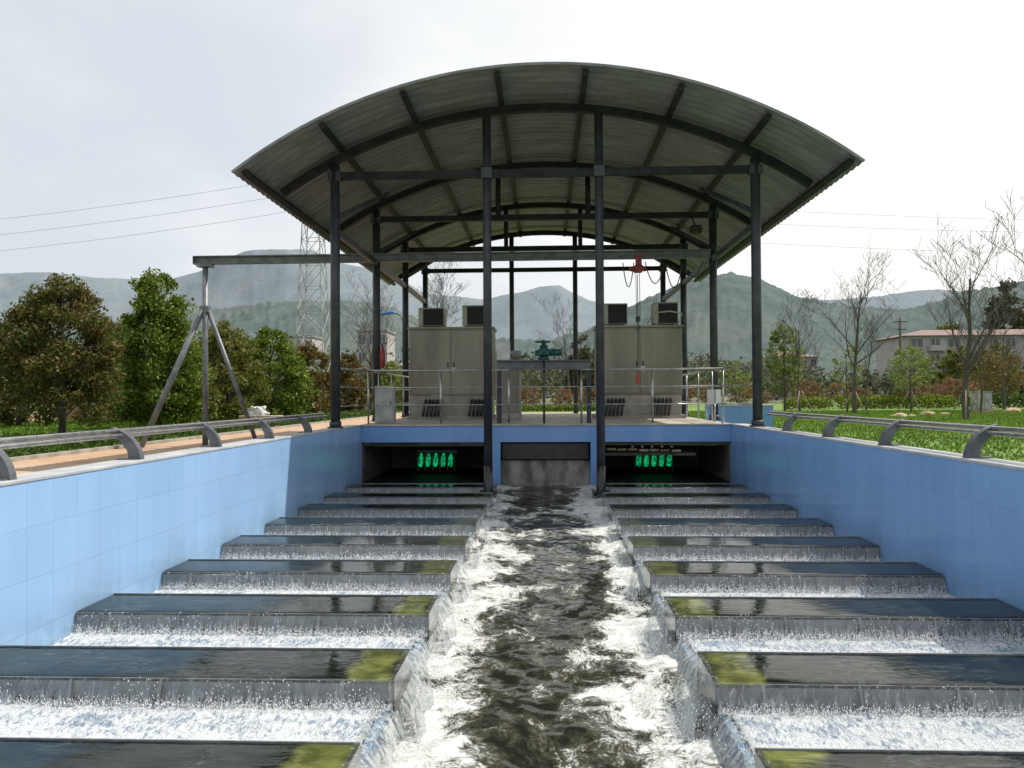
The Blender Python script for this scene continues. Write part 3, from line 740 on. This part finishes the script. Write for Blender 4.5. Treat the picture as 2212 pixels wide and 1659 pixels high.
# ---------------------------------------------------------------- vegetation
def leafquads(P,size,rng,asp=.55):
    n=len(P); d=rng.normal(size=(n,3)); d/=np.linalg.norm(d,axis=1)[:,None]; e=rng.normal(size=(n,3)); u=np.cross(d,e); u/=np.linalg.norm(u,axis=1)[:,None]
    s=size*rng.uniform(.6,1.4,n)[:,None]
    V=np.stack([P-d*s,P-u*s*asp,P+d*s,P+u*s*asp],1).reshape(-1,3)
    F=np.arange(n*4).reshape(-1,4); return V,F
def crown_pts(rng,R,H0,H1,prof,nclump,nleaf,cr):
    C=[];Rr=[]
    while len(C)<nclump:
        h=rng.random(); w=prof(h)
        if rng.random()>w*1.05: continue
        a=rng.uniform(0,2*math.pi); r=R*w*rng.uniform(.25,1.0)**.5*rng.uniform(.88,1.12)
        C.append((r*math.cos(a),r*math.sin(a),H0+(H1-H0)*h)); Rr.append(cr*rng.uniform(.5,1.25))
    C=np.array(C);Rr=np.array(Rr); idx=rng.integers(0,nclump,nleaf)
    d=rng.normal(size=(nleaf,3)); d/=np.linalg.norm(d,axis=1)[:,None]; rad=rng.random(nleaf)**.45
    P=C[idx]+d*(rad*Rr[idx])[:,None]*np.array([1,1,.8])
    return P,C
def leafy(name,loc,h,R,mat,prof,label,seed,h0=.12,nclump=90,nleaf=9000,cr=.42,ls=.07,cat='tree',group=None,tr=.09):
    rng=np.random.default_rng(seed); t=thing(name,loc,label,cat,group)
    P,C=crown_pts(rng,R,h*h0+cr*.5,h-cr*.6,prof,nclump,nleaf,cr); V,F=leafquads(P,ls,rng)
    np_mesh('crown',V,F,mat,t)
    m=MB(); m.tube([(0,0,-.05),(.03,0,h*.15),(-.03,.02,h*.45),(0,0,h*.85)],[tr*1.25,tr,tr*.7,tr*.2],8)
    for i in range(0,len(C),4):
        c=C[i]; z0=max(h*.1,c[2]-.25*h*rng.random()-.3); m.tube([(0,0,z0),(c[0]*.5,c[1]*.5,(z0+c[2])/2+.05),tuple(c)],[tr*.4,tr*.25,.01],5,cap=False)
    mm=m.obj('trunk',mBark); mm.parent=t
    return t
oval=lambda h:math.sin(math.pi*min(1,.12+h*.88))**.55
full=lambda h:math.sin(math.pi*min(1,.30+h*.70))**.6
cone=lambda h:(1-h)**.6*(.55+.45*min(1,h*6)) if h<1 else 0
G1='evergreen trees along the path'
leafy('tree',(-14.3,22.1,GZ),4.95,1.68,mLeafBrown,full,'round evergreen with brownish new leaves and short trunk',1,.07,160,32000,.42,.056,group=G1)
leafy('tree',(-14.0,27.2,GZ),6.0,1.85,mLeafGreen,lambda h:cone(h*.95),'dense bright green conical evergreen tree',2,.0,170,30000,.45,.064,group=G1)
leafy('tree',(-15.1,31.0,GZ),4.4,1.4,mLeafOlive,full,'small olive evergreen filling the row',33,.0,100,13000,.45,.068,group=G1)
leafy('tree',(-14.9,35.4,GZ),4.9,1.7,mLeafOlive,full,'olive green evergreen tree beyond the path',3,.0,120,17000,.45,.072,group=G1)
leafy('tree',(-14.3,39.4,GZ),5.0,2.0,mLeafGreen,full,'broad olive evergreen tree beyond the path',4,.0,130,17000,.5,.08,group=G1)
leafy('tree',(-13.9,44.4,GZ),4.5,1.6,mLeafRed,full,'copper leaved tree in the row',5,.0,110,11000,.42,.085,group=G1)
leafy('tree',(-12.9,49.5,GZ),4.1,1.5,mLeafRed,full,'small copper leaved tree in the row',6,.0,90,9000,.42,.09,group=G1)
leafy('tree',(-12.0,58,GZ),4.2,1.6,mLeafYoung,full,'yellow green tree at the end of the row',7,.0,80,7000,.5,.1,group=G1)
leafy('tree',(-20.5,29,GZ),4.6,1.8,mLeafBrown,full,'brownish evergreen behind the first tree',8,.0,100,10000,.5,.08,group=G1)
leafy('tree',(-18.8,34,GZ),4.9,1.9,mLeafOlive,full,'dark evergreen between two trees',9,.0,100,11000,.5,.08,group=G1)
leafy('tree',(-19.6,45,GZ),5.4,2.2,mLeafOlive,full,'olive tree behind the row',10,.0,90,9000,.5,.1,group=G1)
G2='trees on the lawn'
leafy('tree',(15.7,50.6,GZ),6.2,1.25,mLeafYoung,lambda h:oval(h)*.9,'slender young tree in fresh light green leaf',21,.2,70,3600,.4,.085,group=G2,tr=.07)
leafy('tree',(18.3,47,GZ),4.6,1.1,mLeafYoung,oval,'thin young tree with sparse fresh leaves',22,.3,40,900,.45,.07,group=G2,tr=.05)
leafy('tree',(21.6,46,GZ),4.2,1.2,mLeafYoung,oval,'thin young tree with sparse fresh leaves',23,.3,40,900,.45,.07,group=G2,tr=.05)
leafy('tree',(14.4,58,GZ),4.0,1.1,mLeafYoung,oval,'thin young tree with sparse fresh leaves',24,.3,40,900,.45,.08,group=G2,tr=.05)
leafy('tree',(27.0,48,GZ),4.4,1.3,mLeafRed,oval,'thin young tree with reddish leaves',25,.3,50,1300,.45,.07,group=G2,tr=.05)
leafy('tree',(28.2,60,GZ),5.2,1.5,mLeafYoung,oval,'light green young tree near the apartments',36,.2,60,2200,.45,.09,group=G2,tr=.06)
leafy('tree',(33.5,57,GZ),4.9,1.5,mLeafRed,oval,'reddish young tree near the apartments',37,.2,60,2200,.45,.09,group=G2,tr=.06)
leafy('tree',(80.5,137,GZ),21,4.6,mLeafDark,lambda h:cone(h*.95),'tall dark conifer behind the apartment block',26,.1,120,9000,1.3,.34,group=G2,tr=.3)
leafy('tree',(88,139,GZ),18.5,5,mLeafBrown,oval,'tall brownish broadleaf tree behind the apartments',27,.15,110,8000,1.3,.34,group=G2,tr=.3)
leafy('tree',(73.5,141,GZ),14.5,4.5,mLeafOlive,oval,'olive tree behind the apartment block',32,.15,110,8000,1.3,.34,group=G2,tr=.3)
leafy('tree',(44.5,84,GZ),6.6,2.2,mLeafOlive,full,'olive tree partly screening the apartment block',34,.05,80,4500,.6,.16,group=G2,tr=.15)
leafy('tree',(50.5,88,GZ),7.6,2.6,mLeafOlive,full,'olive tree partly screening the apartments',35,.05,80,4500,.6,.16,group=G2,tr=.15)
leafy('conifer',(4.4,92,GZ),9,2.2,mLeafDark,lambda h:cone(h*.95),'dark narrow conifer far behind the platform',29,.1,80,4000,.6,.2,group=G2,tr=.15)
leafy('conifer',(7.0,96,GZ),7.5,2.2,mLeafDark,lambda h:cone(h*.95),'dark narrow conifer far behind the platform',30,.1,80,4000,.6,.2,group=G2,tr=.15)

def bare(loc,h,label,seed,spread=.5,group='bare winter trees',kids=(9,6,5,4),r0=.13,lean=(0,0),rm=.007):
    rnd=random.Random(seed); t=thing('bare_tree',loc,label,'tree',group); mt=MB(); mc=MB()
    def br(m,p,d,L,r,lv):
        n=5 if lv==0 else (4 if lv<3 else 2); pts=[p]; rs=[r]; q=Vector(p); dd=Vector(d)
        for i in range(n):
            dd=(dd+Vector((rnd.gauss(0,.07+.05*lv),rnd.gauss(0,.07+.05*lv),rnd.gauss(0,.05)+.05*(lv>0)))).normalized()
            q=q+dd*(L/n); pts.append(q.copy()); rs.append(max(rm,r*(1-.75*(i+1)/n)))
        m.tube(pts,rs,(8,5,4,3,3)[lv],cap=False)
        if lv<len(kids):
            for c in range(kids[lv]):
                f=rnd.uniform(.34 if lv==0 else .2,1.0); i=min(int(f*n),n-1); a=f*n-i
                s_=Vector(pts[i]).lerp(Vector(pts[i+1]),a)
                ax=Vector((rnd.gauss(0,1),rnd.gauss(0,1),rnd.gauss(0,.25))).normalized()
                nd=(dd*(1-spread)+ax*spread+Vector((0,0,.25))).normalized()
                br(mc,s_,nd,L*rnd.uniform(.38,.62)*(1.05-.35*f*(lv==0)),max(rm,r*(1-.7*f)*.5),lv+1)
    br(mt,Vector((0,0,-.05)),Vector((lean[0],lean[1],1)).normalized(),h*.78,r0,0)
    a=mt.obj('trunk',mBark); a.parent=t; b=mc.obj('crown',mBarkPale); b.parent=t
    return t
bare((18.0,33.4,GZ),7.8,'tall bare branching tree staked on the lawn',41,.5,r0=.15,kids=(10,5,4,2))
bare((17.5,43.9,GZ),8.9,'tall bare branching tree standing on the lawn',42,.55,r0=.14,kids=(10,5,4,2))
bare((13.0,20.6,GZ),6.6,'bare tree with budding twigs near the wall',43,.55,r0=.11,kids=(10,5,4,2),rm=.006)
bare((-5.9,45,GZ),9.0,'bare tree behind the platform',44,.55,kids=(9,5,4,3))
bare((-11.4,50,GZ),9.2,'bare tree beyond the evergreen row',45,.55,kids=(9,5,4,3))
bare((24.5,44,GZ),6.2,'slender bare tree on the lawn',46,.45,r0=.07,kids=(8,5,3,2))
bare((13.2,40,GZ),5.8,'slender bare tree on the lawn',47,.4,r0=.07,kids=(8,5,3,2))
bare((2.4,70,GZ),9.0,'pale bare tree far behind the platform',48,.5,r0=.12,kids=(9,5,4,3))
bare((23.8,38,GZ),6.4,'bare tree at the edge of the lawn',49,.45,r0=.08,kids=(8,5,3,2))
bare((30.5,52,GZ),6.5,'bare tree near the apartment block',50,.5,r0=.1,kids=(8,5,3,2))
bare((21.5,52,GZ),6.0,'slender bare tree on the lawn',51,.5,r0=.08,kids=(8,5,3,2))

for i,(x,y) in enumerate([(18.0,33.4),(17.5,43.9),(13.2,40),(21.6,46),(24.5,44)]):
    t=thing('tree_stake_tripod',(x,y,GZ),'three thin wooden stakes propping a tree','tree stakes','tree stakes on the lawn')
    for k in range(3):
        a=k*2.094+i; m=MB(); m.tube([(x+.75*math.cos(a),y+.75*math.sin(a),GZ),(x+.08*math.cos(a),y+.08*math.sin(a),GZ+1.3)],.025,6); m.obj('stake',mWood,t)

protos=[]
for s_ in range(3):
    p=leafy('red_shrub',(10+s_*2.9,70+s_*2,GZ),2.5,1.25,mPink,oval,'reddish budding shrub in a row',60+s_,.1,50,1200,.4,.09,'shrub','reddish shrubs behind the lawn',tr=.04)
    protos.append(p)
rnd=random.Random(5)
for i in range(15):
    x=18.5+i*2.6; clone(protos[i%3],(x+rnd.uniform(-1,1),71+rnd.uniform(-5,6),GZ),rnd.uniform(.65,1.2),rnd.uniform(0,6))
for x in (-3.2,-1,1.4,3.6,5.6,8): clone(protos[int(abs(x))%3],(x,66+rnd.uniform(-2,2),GZ),rnd.uniform(.8,1.1),rnd.uniform(0,6))
def hedge(x0,x1,y,h,lab,seed,mat=mHedge):
    rng=np.random.default_rng(seed); n=int((x1-x0)*600); 
    P=np.stack([rng.uniform(x0,x1,n),y+rng.uniform(-.7,.7,n),GZ+h*(rng.random(n)**.6)],1)
    P[:,2]=GZ+(P[:,2]-GZ)*(1-.35*np.abs((P[:,1]-y)/.7)**2)*(.95+.06*np.sin(P[:,0]*1.9+seed))
    o=Vector(((x0+x1)/2,y,GZ)); V,F=leafquads(P-np.array(o),.085,rng); t=thing('hedge',o,lab,'hedge','clipped hedges at the lawn edge')
    np_mesh('foliage',V,F,mat,t)
    m=MB(); k=int((x1-x0)/.6)
    m.tube([(x0+.3,y,GZ+.1),(x1-.3,y,GZ+.12)],.02,5)
    for i in range(k): m.tube([(x0+.3+i*.6,y,GZ-.02),(x0+.35+i*.6,y,GZ+h*.7)],.02,5)
    m.obj('stems',mBark,t)
hedge(18.0,21.4,58,1.0,'low clipped green hedge',71); hedge(22.2,31,59,1.1,'long low clipped green hedge',72); hedge(32,44,60,1.2,'long low clipped green hedge',73,mFlower)
hedge(-3,7,55,.55,'low clipped green hedge behind the platform',74)

def blades(n,xr,yr,hgt,seed,ppow=1.0):
    rng=np.random.default_rng(seed); x=rng.uniform(*xr,n); y=yr[0]+(yr[1]-yr[0])*rng.random(n)**ppow
    a=rng.uniform(0,6.28,n); h=hgt*rng.uniform(.5,1.5,n); w=.012*(1+y/18)
    b=np.stack([x,y,np.full(n,GZ)],1); dx=np.stack([np.cos(a)*w,np.sin(a)*w,0*a],1)
    tip=b+np.stack([rng.normal(0,.35,n)*h,rng.normal(0,.35,n)*h,h],1)
    V=np.stack([b-dx,b+dx,tip],1).reshape(-1,3); return V,np.arange(n*3).reshape(-1,3)
V,F=blades(110000,(4.05,34),(4,52),.07,81,1.0); stuff(np_mesh('grass',V,F,mGrass),'short bright lawn grass','grass')
V,F=blades(45000,(-24,-9.5),(9,60),.09,82,1.0); stuff(np_mesh('grass',V,F,mGrass),'short bright lawn grass','grass')
rng=np.random.default_rng(83); n=26000; x=rng.uniform(-11.6,-9.6,n); y=rng.uniform(9,50,n); keep=np.array([mn.noise(Vector((a*1.2,b*1.2,0)))>-.12 for a,b in zip(x,y)])
x=x[keep];y=y[keep]; V,F=leafquads(np.stack([x,y,GZ+.3*rng.random(len(x))**.8],1),.06,rng); stuff(np_mesh('ground_cover',V,F,mFlower),'dark green ground cover beside the path','plants')

rng=np.random.default_rng(90); Cc=[]
for i in range(760):
    x=rng.uniform(-150,140); y=rng.uniform(95,175); hh=rng.uniform(3,7.5)*(1.25 if x<-15 else 1)
    if 44<x<95: y=rng.uniform(96,112); hh*=.75
    k=160; d=rng.normal(size=(k,3)); d/=np.linalg.norm(d,axis=1)[:,None]
    P=np.array([x,y,GZ+hh*.52+(y-95)*.03])+d*(rng.random(k)**.4)[:,None]*np.array([hh*.42,hh*.42,hh*.52]); Cc.append(P)
V,F=leafquads(np.concatenate(Cc),.32,rng,.6); stuff(np_mesh('far_wood',V,F,mWoodFar),'haze-tinted belt of mixed trees at the foot of the hills','wood')

# ---------------------------------------------------------------- hills
def hill(name,D,pts,mat,depth,seed,rough,fine):
    x0,x1=pts[0][0],pts[-1][0]; nx=700; nd=46; V=[]
    xs=[p[0] for p in pts]; ys=[p[1] for p in pts]
    for j in range(nd+1):
        v=j/nd
        for i in range(nx+1):
            x=x0+(x1-x0)*i/nx; yv=D-depth*(1-v)
            h=float(np.interp(x,xs,ys))
            s_=math.sin(min(1,v/.8)*math.pi/2)**1.3 if v<.8 else 1-.5*((v-.8)/.2)
            nn=mn.fractal(Vector((x*.006*900/D+seed,v*2.2,seed)),1.0,2.0,5)
            z=h*s_+nn*rough*math.sin(min(1,v*1.1)*math.pi*.5)*(1 if v<.7 else .4)
            z+=fine*abs(mn.noise(Vector((x*.12*700/D,v*30,seed))))*min(1,v*3)
            V.append((x*yv/D,yv,z))
    i=(np.arange(nd)[:,None]*(nx+1)+np.arange(nx)[None,:]).ravel()
    struct(np_mesh(name,V,np.stack([i,i+1,i+nx+2,i+nx+1],1),mat,smooth=True))
far=[(-1500,300),(-1200,250),(-1026,212),(-930,212),(-800,200),(-700,194),(-640,205),(-595,220),(-540,236),(-480,244),(-430,240),(-385,222),(-290,205),(-218,172),(-110,154),(-50,164),(30,172),(80,148),(170,126),(300,136),(500,146),(900,170),(1300,190),(1700,190)]
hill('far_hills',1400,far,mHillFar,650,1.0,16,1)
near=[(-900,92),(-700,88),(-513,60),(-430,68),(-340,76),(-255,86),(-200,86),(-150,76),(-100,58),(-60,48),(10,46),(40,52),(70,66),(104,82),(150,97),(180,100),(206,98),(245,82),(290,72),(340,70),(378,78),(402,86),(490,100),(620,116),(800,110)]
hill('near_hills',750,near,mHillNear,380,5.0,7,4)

# ---------------------------------------------------------------- distant structures
def pylon(x,y,h,b,tp):
    t=thing('pylon',(x,y,GZ),'grey steel lattice power pylon','pylon')
    m=MB(); n=10; lv=[]
    for i in range(n+1):
        f=i/n; wd=b+(tp-b)*f; z=GZ+h*f; lv.append([(x+sx*wd/2,y+sy*wd/2,z) for sx,sy in ((-1,-1),(1,-1),(1,1),(-1,1))])
    for i in range(n):
        for k in range(4):
            m.tube([lv[i][k],lv[i+1][k]],.055,4); k2=(k+1)%4
            m.tube([lv[i][k],lv[i+1][k2]],.032,4); m.tube([lv[i][k2],lv[i+1][k]],.032,4); m.tube([lv[i+1][k],lv[i+1][k2]],.032,4)
    m.obj('lattice_mast',mPylon,t)
    for z in (h-4.5,h-2,h+.2):
        m=MB(); m.beam((x,y-2.6,GZ+z),(x,y+2.6,GZ+z),.18,.18); m.beam((x,y-2.6,GZ+z),(x,y,GZ+z+1),.08,.08); m.beam((x,y+2.6,GZ+z),(x,y,GZ+z+1),.08,.08); m.obj('cross_arm',mPylon,t)
pylon(-22.9,75,24,3.2,1.2)
def wire(p0,p1,sag,r=.018):
    p0=Vector(p0);p1=Vector(p1); m=MB(); m.tube([p0.lerp(p1,i/24)-Vector((0,0,sag*(1-(2*i/24-1)**2))) for i in range(25)],r,4)
    mid=(p0+p1)/2
    tag(m.obj('power_line',mPylon,origin=mid),'thin overhead power cable crossing the sky','power line','overhead power cables')
for z0,z1,zr in ((23.9,19.4,19.2),(22.3,17.8,18.2),(20.6,16.2,16.0)):
    wire((-22.9,75,z0),(-85,76,z1-1),1.0); wire((-22.9,75,z0),(80,75,zr-1.5),1.6)

mWallB=simple('rendered_wall',(.36,.335,.325),(.42,.395,.385),.6,.9)
mRoofR=simple('red_roof_tile',(.17,.11,.10),(.21,.14,.125),1.5,.8,bump=.3)
mWin=simple('window_glass',(.07,.08,.09),(.12,.13,.145),.8,.15)
mFrame=simple('window_frame',(.36,.37,.38),(.45,.45,.45),1,.5)
def building(x0,x1,y,h,dep,floors,cols,lab,roof='hip',wm=mWallB,rm=mRoofR,z=GZ,balc=True):
    t=thing('apartment_block' if floors>2 else 'house',((x0+x1)/2,y,z),lab,'building')
    m=MB(); m.box(x0,x1,y,y+dep,z-.3,z+h)
    for f in range(1,floors): m.box(x0-.05,x1+.05,y-.06,y+.01,z+h*f/floors-.1,z+h*f/floors+.05)
    m.obj('wall',wm,t)
    m=MB(); e=.7; rh=1.3
    if roof=='hip':
        a,b,c,d=x0-e,x1+e,y-e,y+dep+e; q=min(dep/2,(x1-x0)/2)
        m.add([(a,c,z+h),(b,c,z+h),(b,d,z+h),(a,d,z+h),(a+q,(c+d)/2,z+h+rh),(b-q,(c+d)/2,z+h+rh)],[(0,1,5,4),(1,2,5),(2,3,4,5),(3,0,4),(0,3,2,1)])
    else: m.box(x0-.2,x1+.2,y-.2,y+dep+.2,z+h,z+h+.35)
    m.obj('roof',rm,t)
    fh=h/floors; cw=(x1-x0)/cols
    for f in range(floors):
        for c in range(cols):
            cx=x0+cw*(c+.5); cz=z+fh*f+fh*.55; ww=cw*(.24 if (c%2) else .34)
            m=MB(); m.box(cx-ww,cx+ww,y-.04,y-.004,cz-fh*.25,cz+fh*.26); wnd=m.obj('window',mWin,t)
            m=MB(); 
            for xx in (cx-ww,cx,cx+ww): m.box(xx-.05,xx+.05,y-.09,y-.045,cz-fh*.27,cz+fh*.28)
            m.box(cx-ww-.05,cx+ww+.05,y-.12,y-.06,cz-fh*.31,cz-fh*.255)
            fr=m.obj('frame',mFrame); fr.parent=wnd
            fr.data.transform(Matrix.Translation(-Vector(t.location)))
            if balc and c%3==1 and f>0:
                m=MB(); m.box(cx-cw*.42,cx+cw*.42,y-1.1,y-.1,cz-fh*.5,cz-fh*.16); m.obj('balcony',wm,t)
    return t
building(55,94,118,9.9,11,4,14,'pale pink four storey apartment block with red tiled roof')
building(44,53,150,8.4,10,3,5,'pale apartment block with red roof behind trees')
building(-37,-31,150,14,8,4,3,'pale grey house block among trees','flat',mWallB,mConc,balc=False)
building(-52,-46,150,13,8,4,3,'pale grey house block among trees','flat',mWallB,mConc,balc=False)
building(-26,-20,135,6.5,7,2,3,'small white house behind the bushes','hip',mWallB,mConc,balc=False)
mOchre=simple('ochre_render',(.36,.25,.16),(.45,.33,.22),1.2,.9,bump=.2)
t=building(-36,-24.2,34,3.2,9,1,4,'ochre house with flat terrace roof','flat',mOchre,mConc,balc=False)
m=MB()
for i in range(24): m.tube([(-36+i*.52,33.9,4.1),(-36+i*.52,33.9,5.3)],.025,5)
for z in (4.5,4.9,5.3): m.tube([(-36,33.9,z),(-24.1,33.9,z)],.03,6)
m.obj('terrace_railing',mWhite,t)
for a,b,y,h in ((-40,-10.5,62,1.5),(-40,-17,37.5,1.35)):
    t=thing('perimeter_wall',((a+b)/2,y,GZ),'low ochre rendered boundary wall with coping','wall')
    m=MB(); m.box(a,b,y,y+.25,GZ,GZ+h); m.obj('wall_face',mOchre,t)
    m=MB(); m.box(a,b+.1,y-.1,y+.35,GZ+h,GZ+h+.1); m.obj('coping',mConc,t)
t=thing('street_lamp',(-8.0,40,GZ),'slim street lamp with curved blue arm and lamp head','street lamp')
m=MB(); m.tube([(-7.4,40,GZ),(-7.4,40,5.6),(-7.5,40,5.95),(-7.8,40,6.1)],[.07,.05,.04,.035],10); m.obj('post',mGantry,t)
m=MB(); m.tube([(-7.75,40,6.1),(-8.0,40,6.13),(-8.5,40,6.06),(-8.75,40,6.0)],[.04,.09,.08,.03],10); m.obj('lamp_head',mBlueLamp,t)
t=thing('utility_pole',(37.3,81.5,GZ),'wooden utility pole with two crossarms','utility pole')
m=MB(); m.tube([(37.3,81.5,GZ),(37.3,81.5,9.6)],[.17,.12],10); m.obj('pole',mBark,t)
for z in (9.2,8.4): m=MB(); m.box(36.7,37.9,81.35,81.45,z,z+.1); m.obj('crossarm',mBark,t)
t=thing('distribution_box',(25.1,45,GZ),'pale green outdoor distribution box on a brick base','box')
m=MB(); m.bbox(24.65,25.55,44.7,45.3,GZ+.18,GZ+1.2,.02); m.box(24.6,25.6,44.65,45.35,GZ+1.2,GZ+1.25); m.obj('box_body',mGreyBox,t)
m=MB(); m.box(24.7,25.09,44.68,44.697,GZ+.25,GZ+1.12); m.obj('door',mGreyBox,t); m=MB(); m.box(25.11,25.5,44.68,44.697,GZ+.25,GZ+1.12); m.obj('door',mGreyBox,t)
m=MB(); m.box(24.5,25.7,44.6,45.4,GZ-.05,GZ+.18); m.obj('base',mOchre,t)
def rock(x,y,r,seed):
    V=[];F=[]; n=10;k=6
    for j in range(k+1):
        th=math.pi*.5*j/k
        for i in range(n):
            a=2*math.pi*i/n; d=r*(1+.35*mn.noise(Vector((math.cos(a)*1.3+seed,math.sin(a)*1.3,th*1.5))))
            V.append((x+d*math.cos(a)*math.cos(th)*1.3,y+d*math.sin(a)*math.cos(th),GZ-.03+d*.7*math.sin(th)))
    for j in range(k):
        for i in range(n): F.append((j*n+i,j*n+(i+1)%n,(j+1)*n+(i+1)%n,(j+1)*n+i))
    m=MB(); m.add(V,F); tag(m.obj('rock',mOchre,origin=(x,y,GZ)),'rough yellowish garden stone on the lawn','rock','garden stones on the lawn')
for i,(x,y,r) in enumerate([(17.3,38,.32),(18.0,38.3,.2),(20.6,42,.35),(21.3,41.6,.22),(27.5,46,.4),(12.8,37,.2)]): rock(x,y,r,i+3)
t=thing('stone_bench',(-10.2,27.5,GZ),'low sandstone bench slab beside the path','bench')
m=MB(); m.bbox(-11.1,-9.6,27.3,27.8,GZ+.32,GZ+.46,.02); m.obj('seat',mOchre,t)
for x in (-10.9,-9.95): m=MB(); m.box(x,x+.2,27.35,27.75,GZ-.02,GZ+.318); m.obj('support',mOchre,t)
V=[];F=[];n=28;k=14
for j in range(k+1):
    th=math.pi*.5*j/k
    for i in range(n):
        a=2*math.pi*i/n; d=.26*(1+.45*mn.noise(Vector((math.cos(a)*2,math.sin(a)*2,th*2.5)))+.12*mn.noise(Vector((math.cos(a)*7,math.sin(a)*7,th*6))))
        V.append((-10.5+d*1.5*math.cos(a)*math.cos(th),27.55+.55*d*math.sin(a)*math.cos(th),GZ+.462+d*1.15*math.sin(th)))
for j in range(k):
    for i in range(n): F.append((j*n+i,j*n+(i+1)%n,(j+1)*n+(i+1)%n,(j+1)*n+i))
m=MB(); m.cs=True; m.add(V,F); tag(m.obj('cloth_bundle',mWhite,origin=(-10.5,27.55,GZ+.46)),'crumpled white cloth bundle lying on the bench','cloth')
print('built')
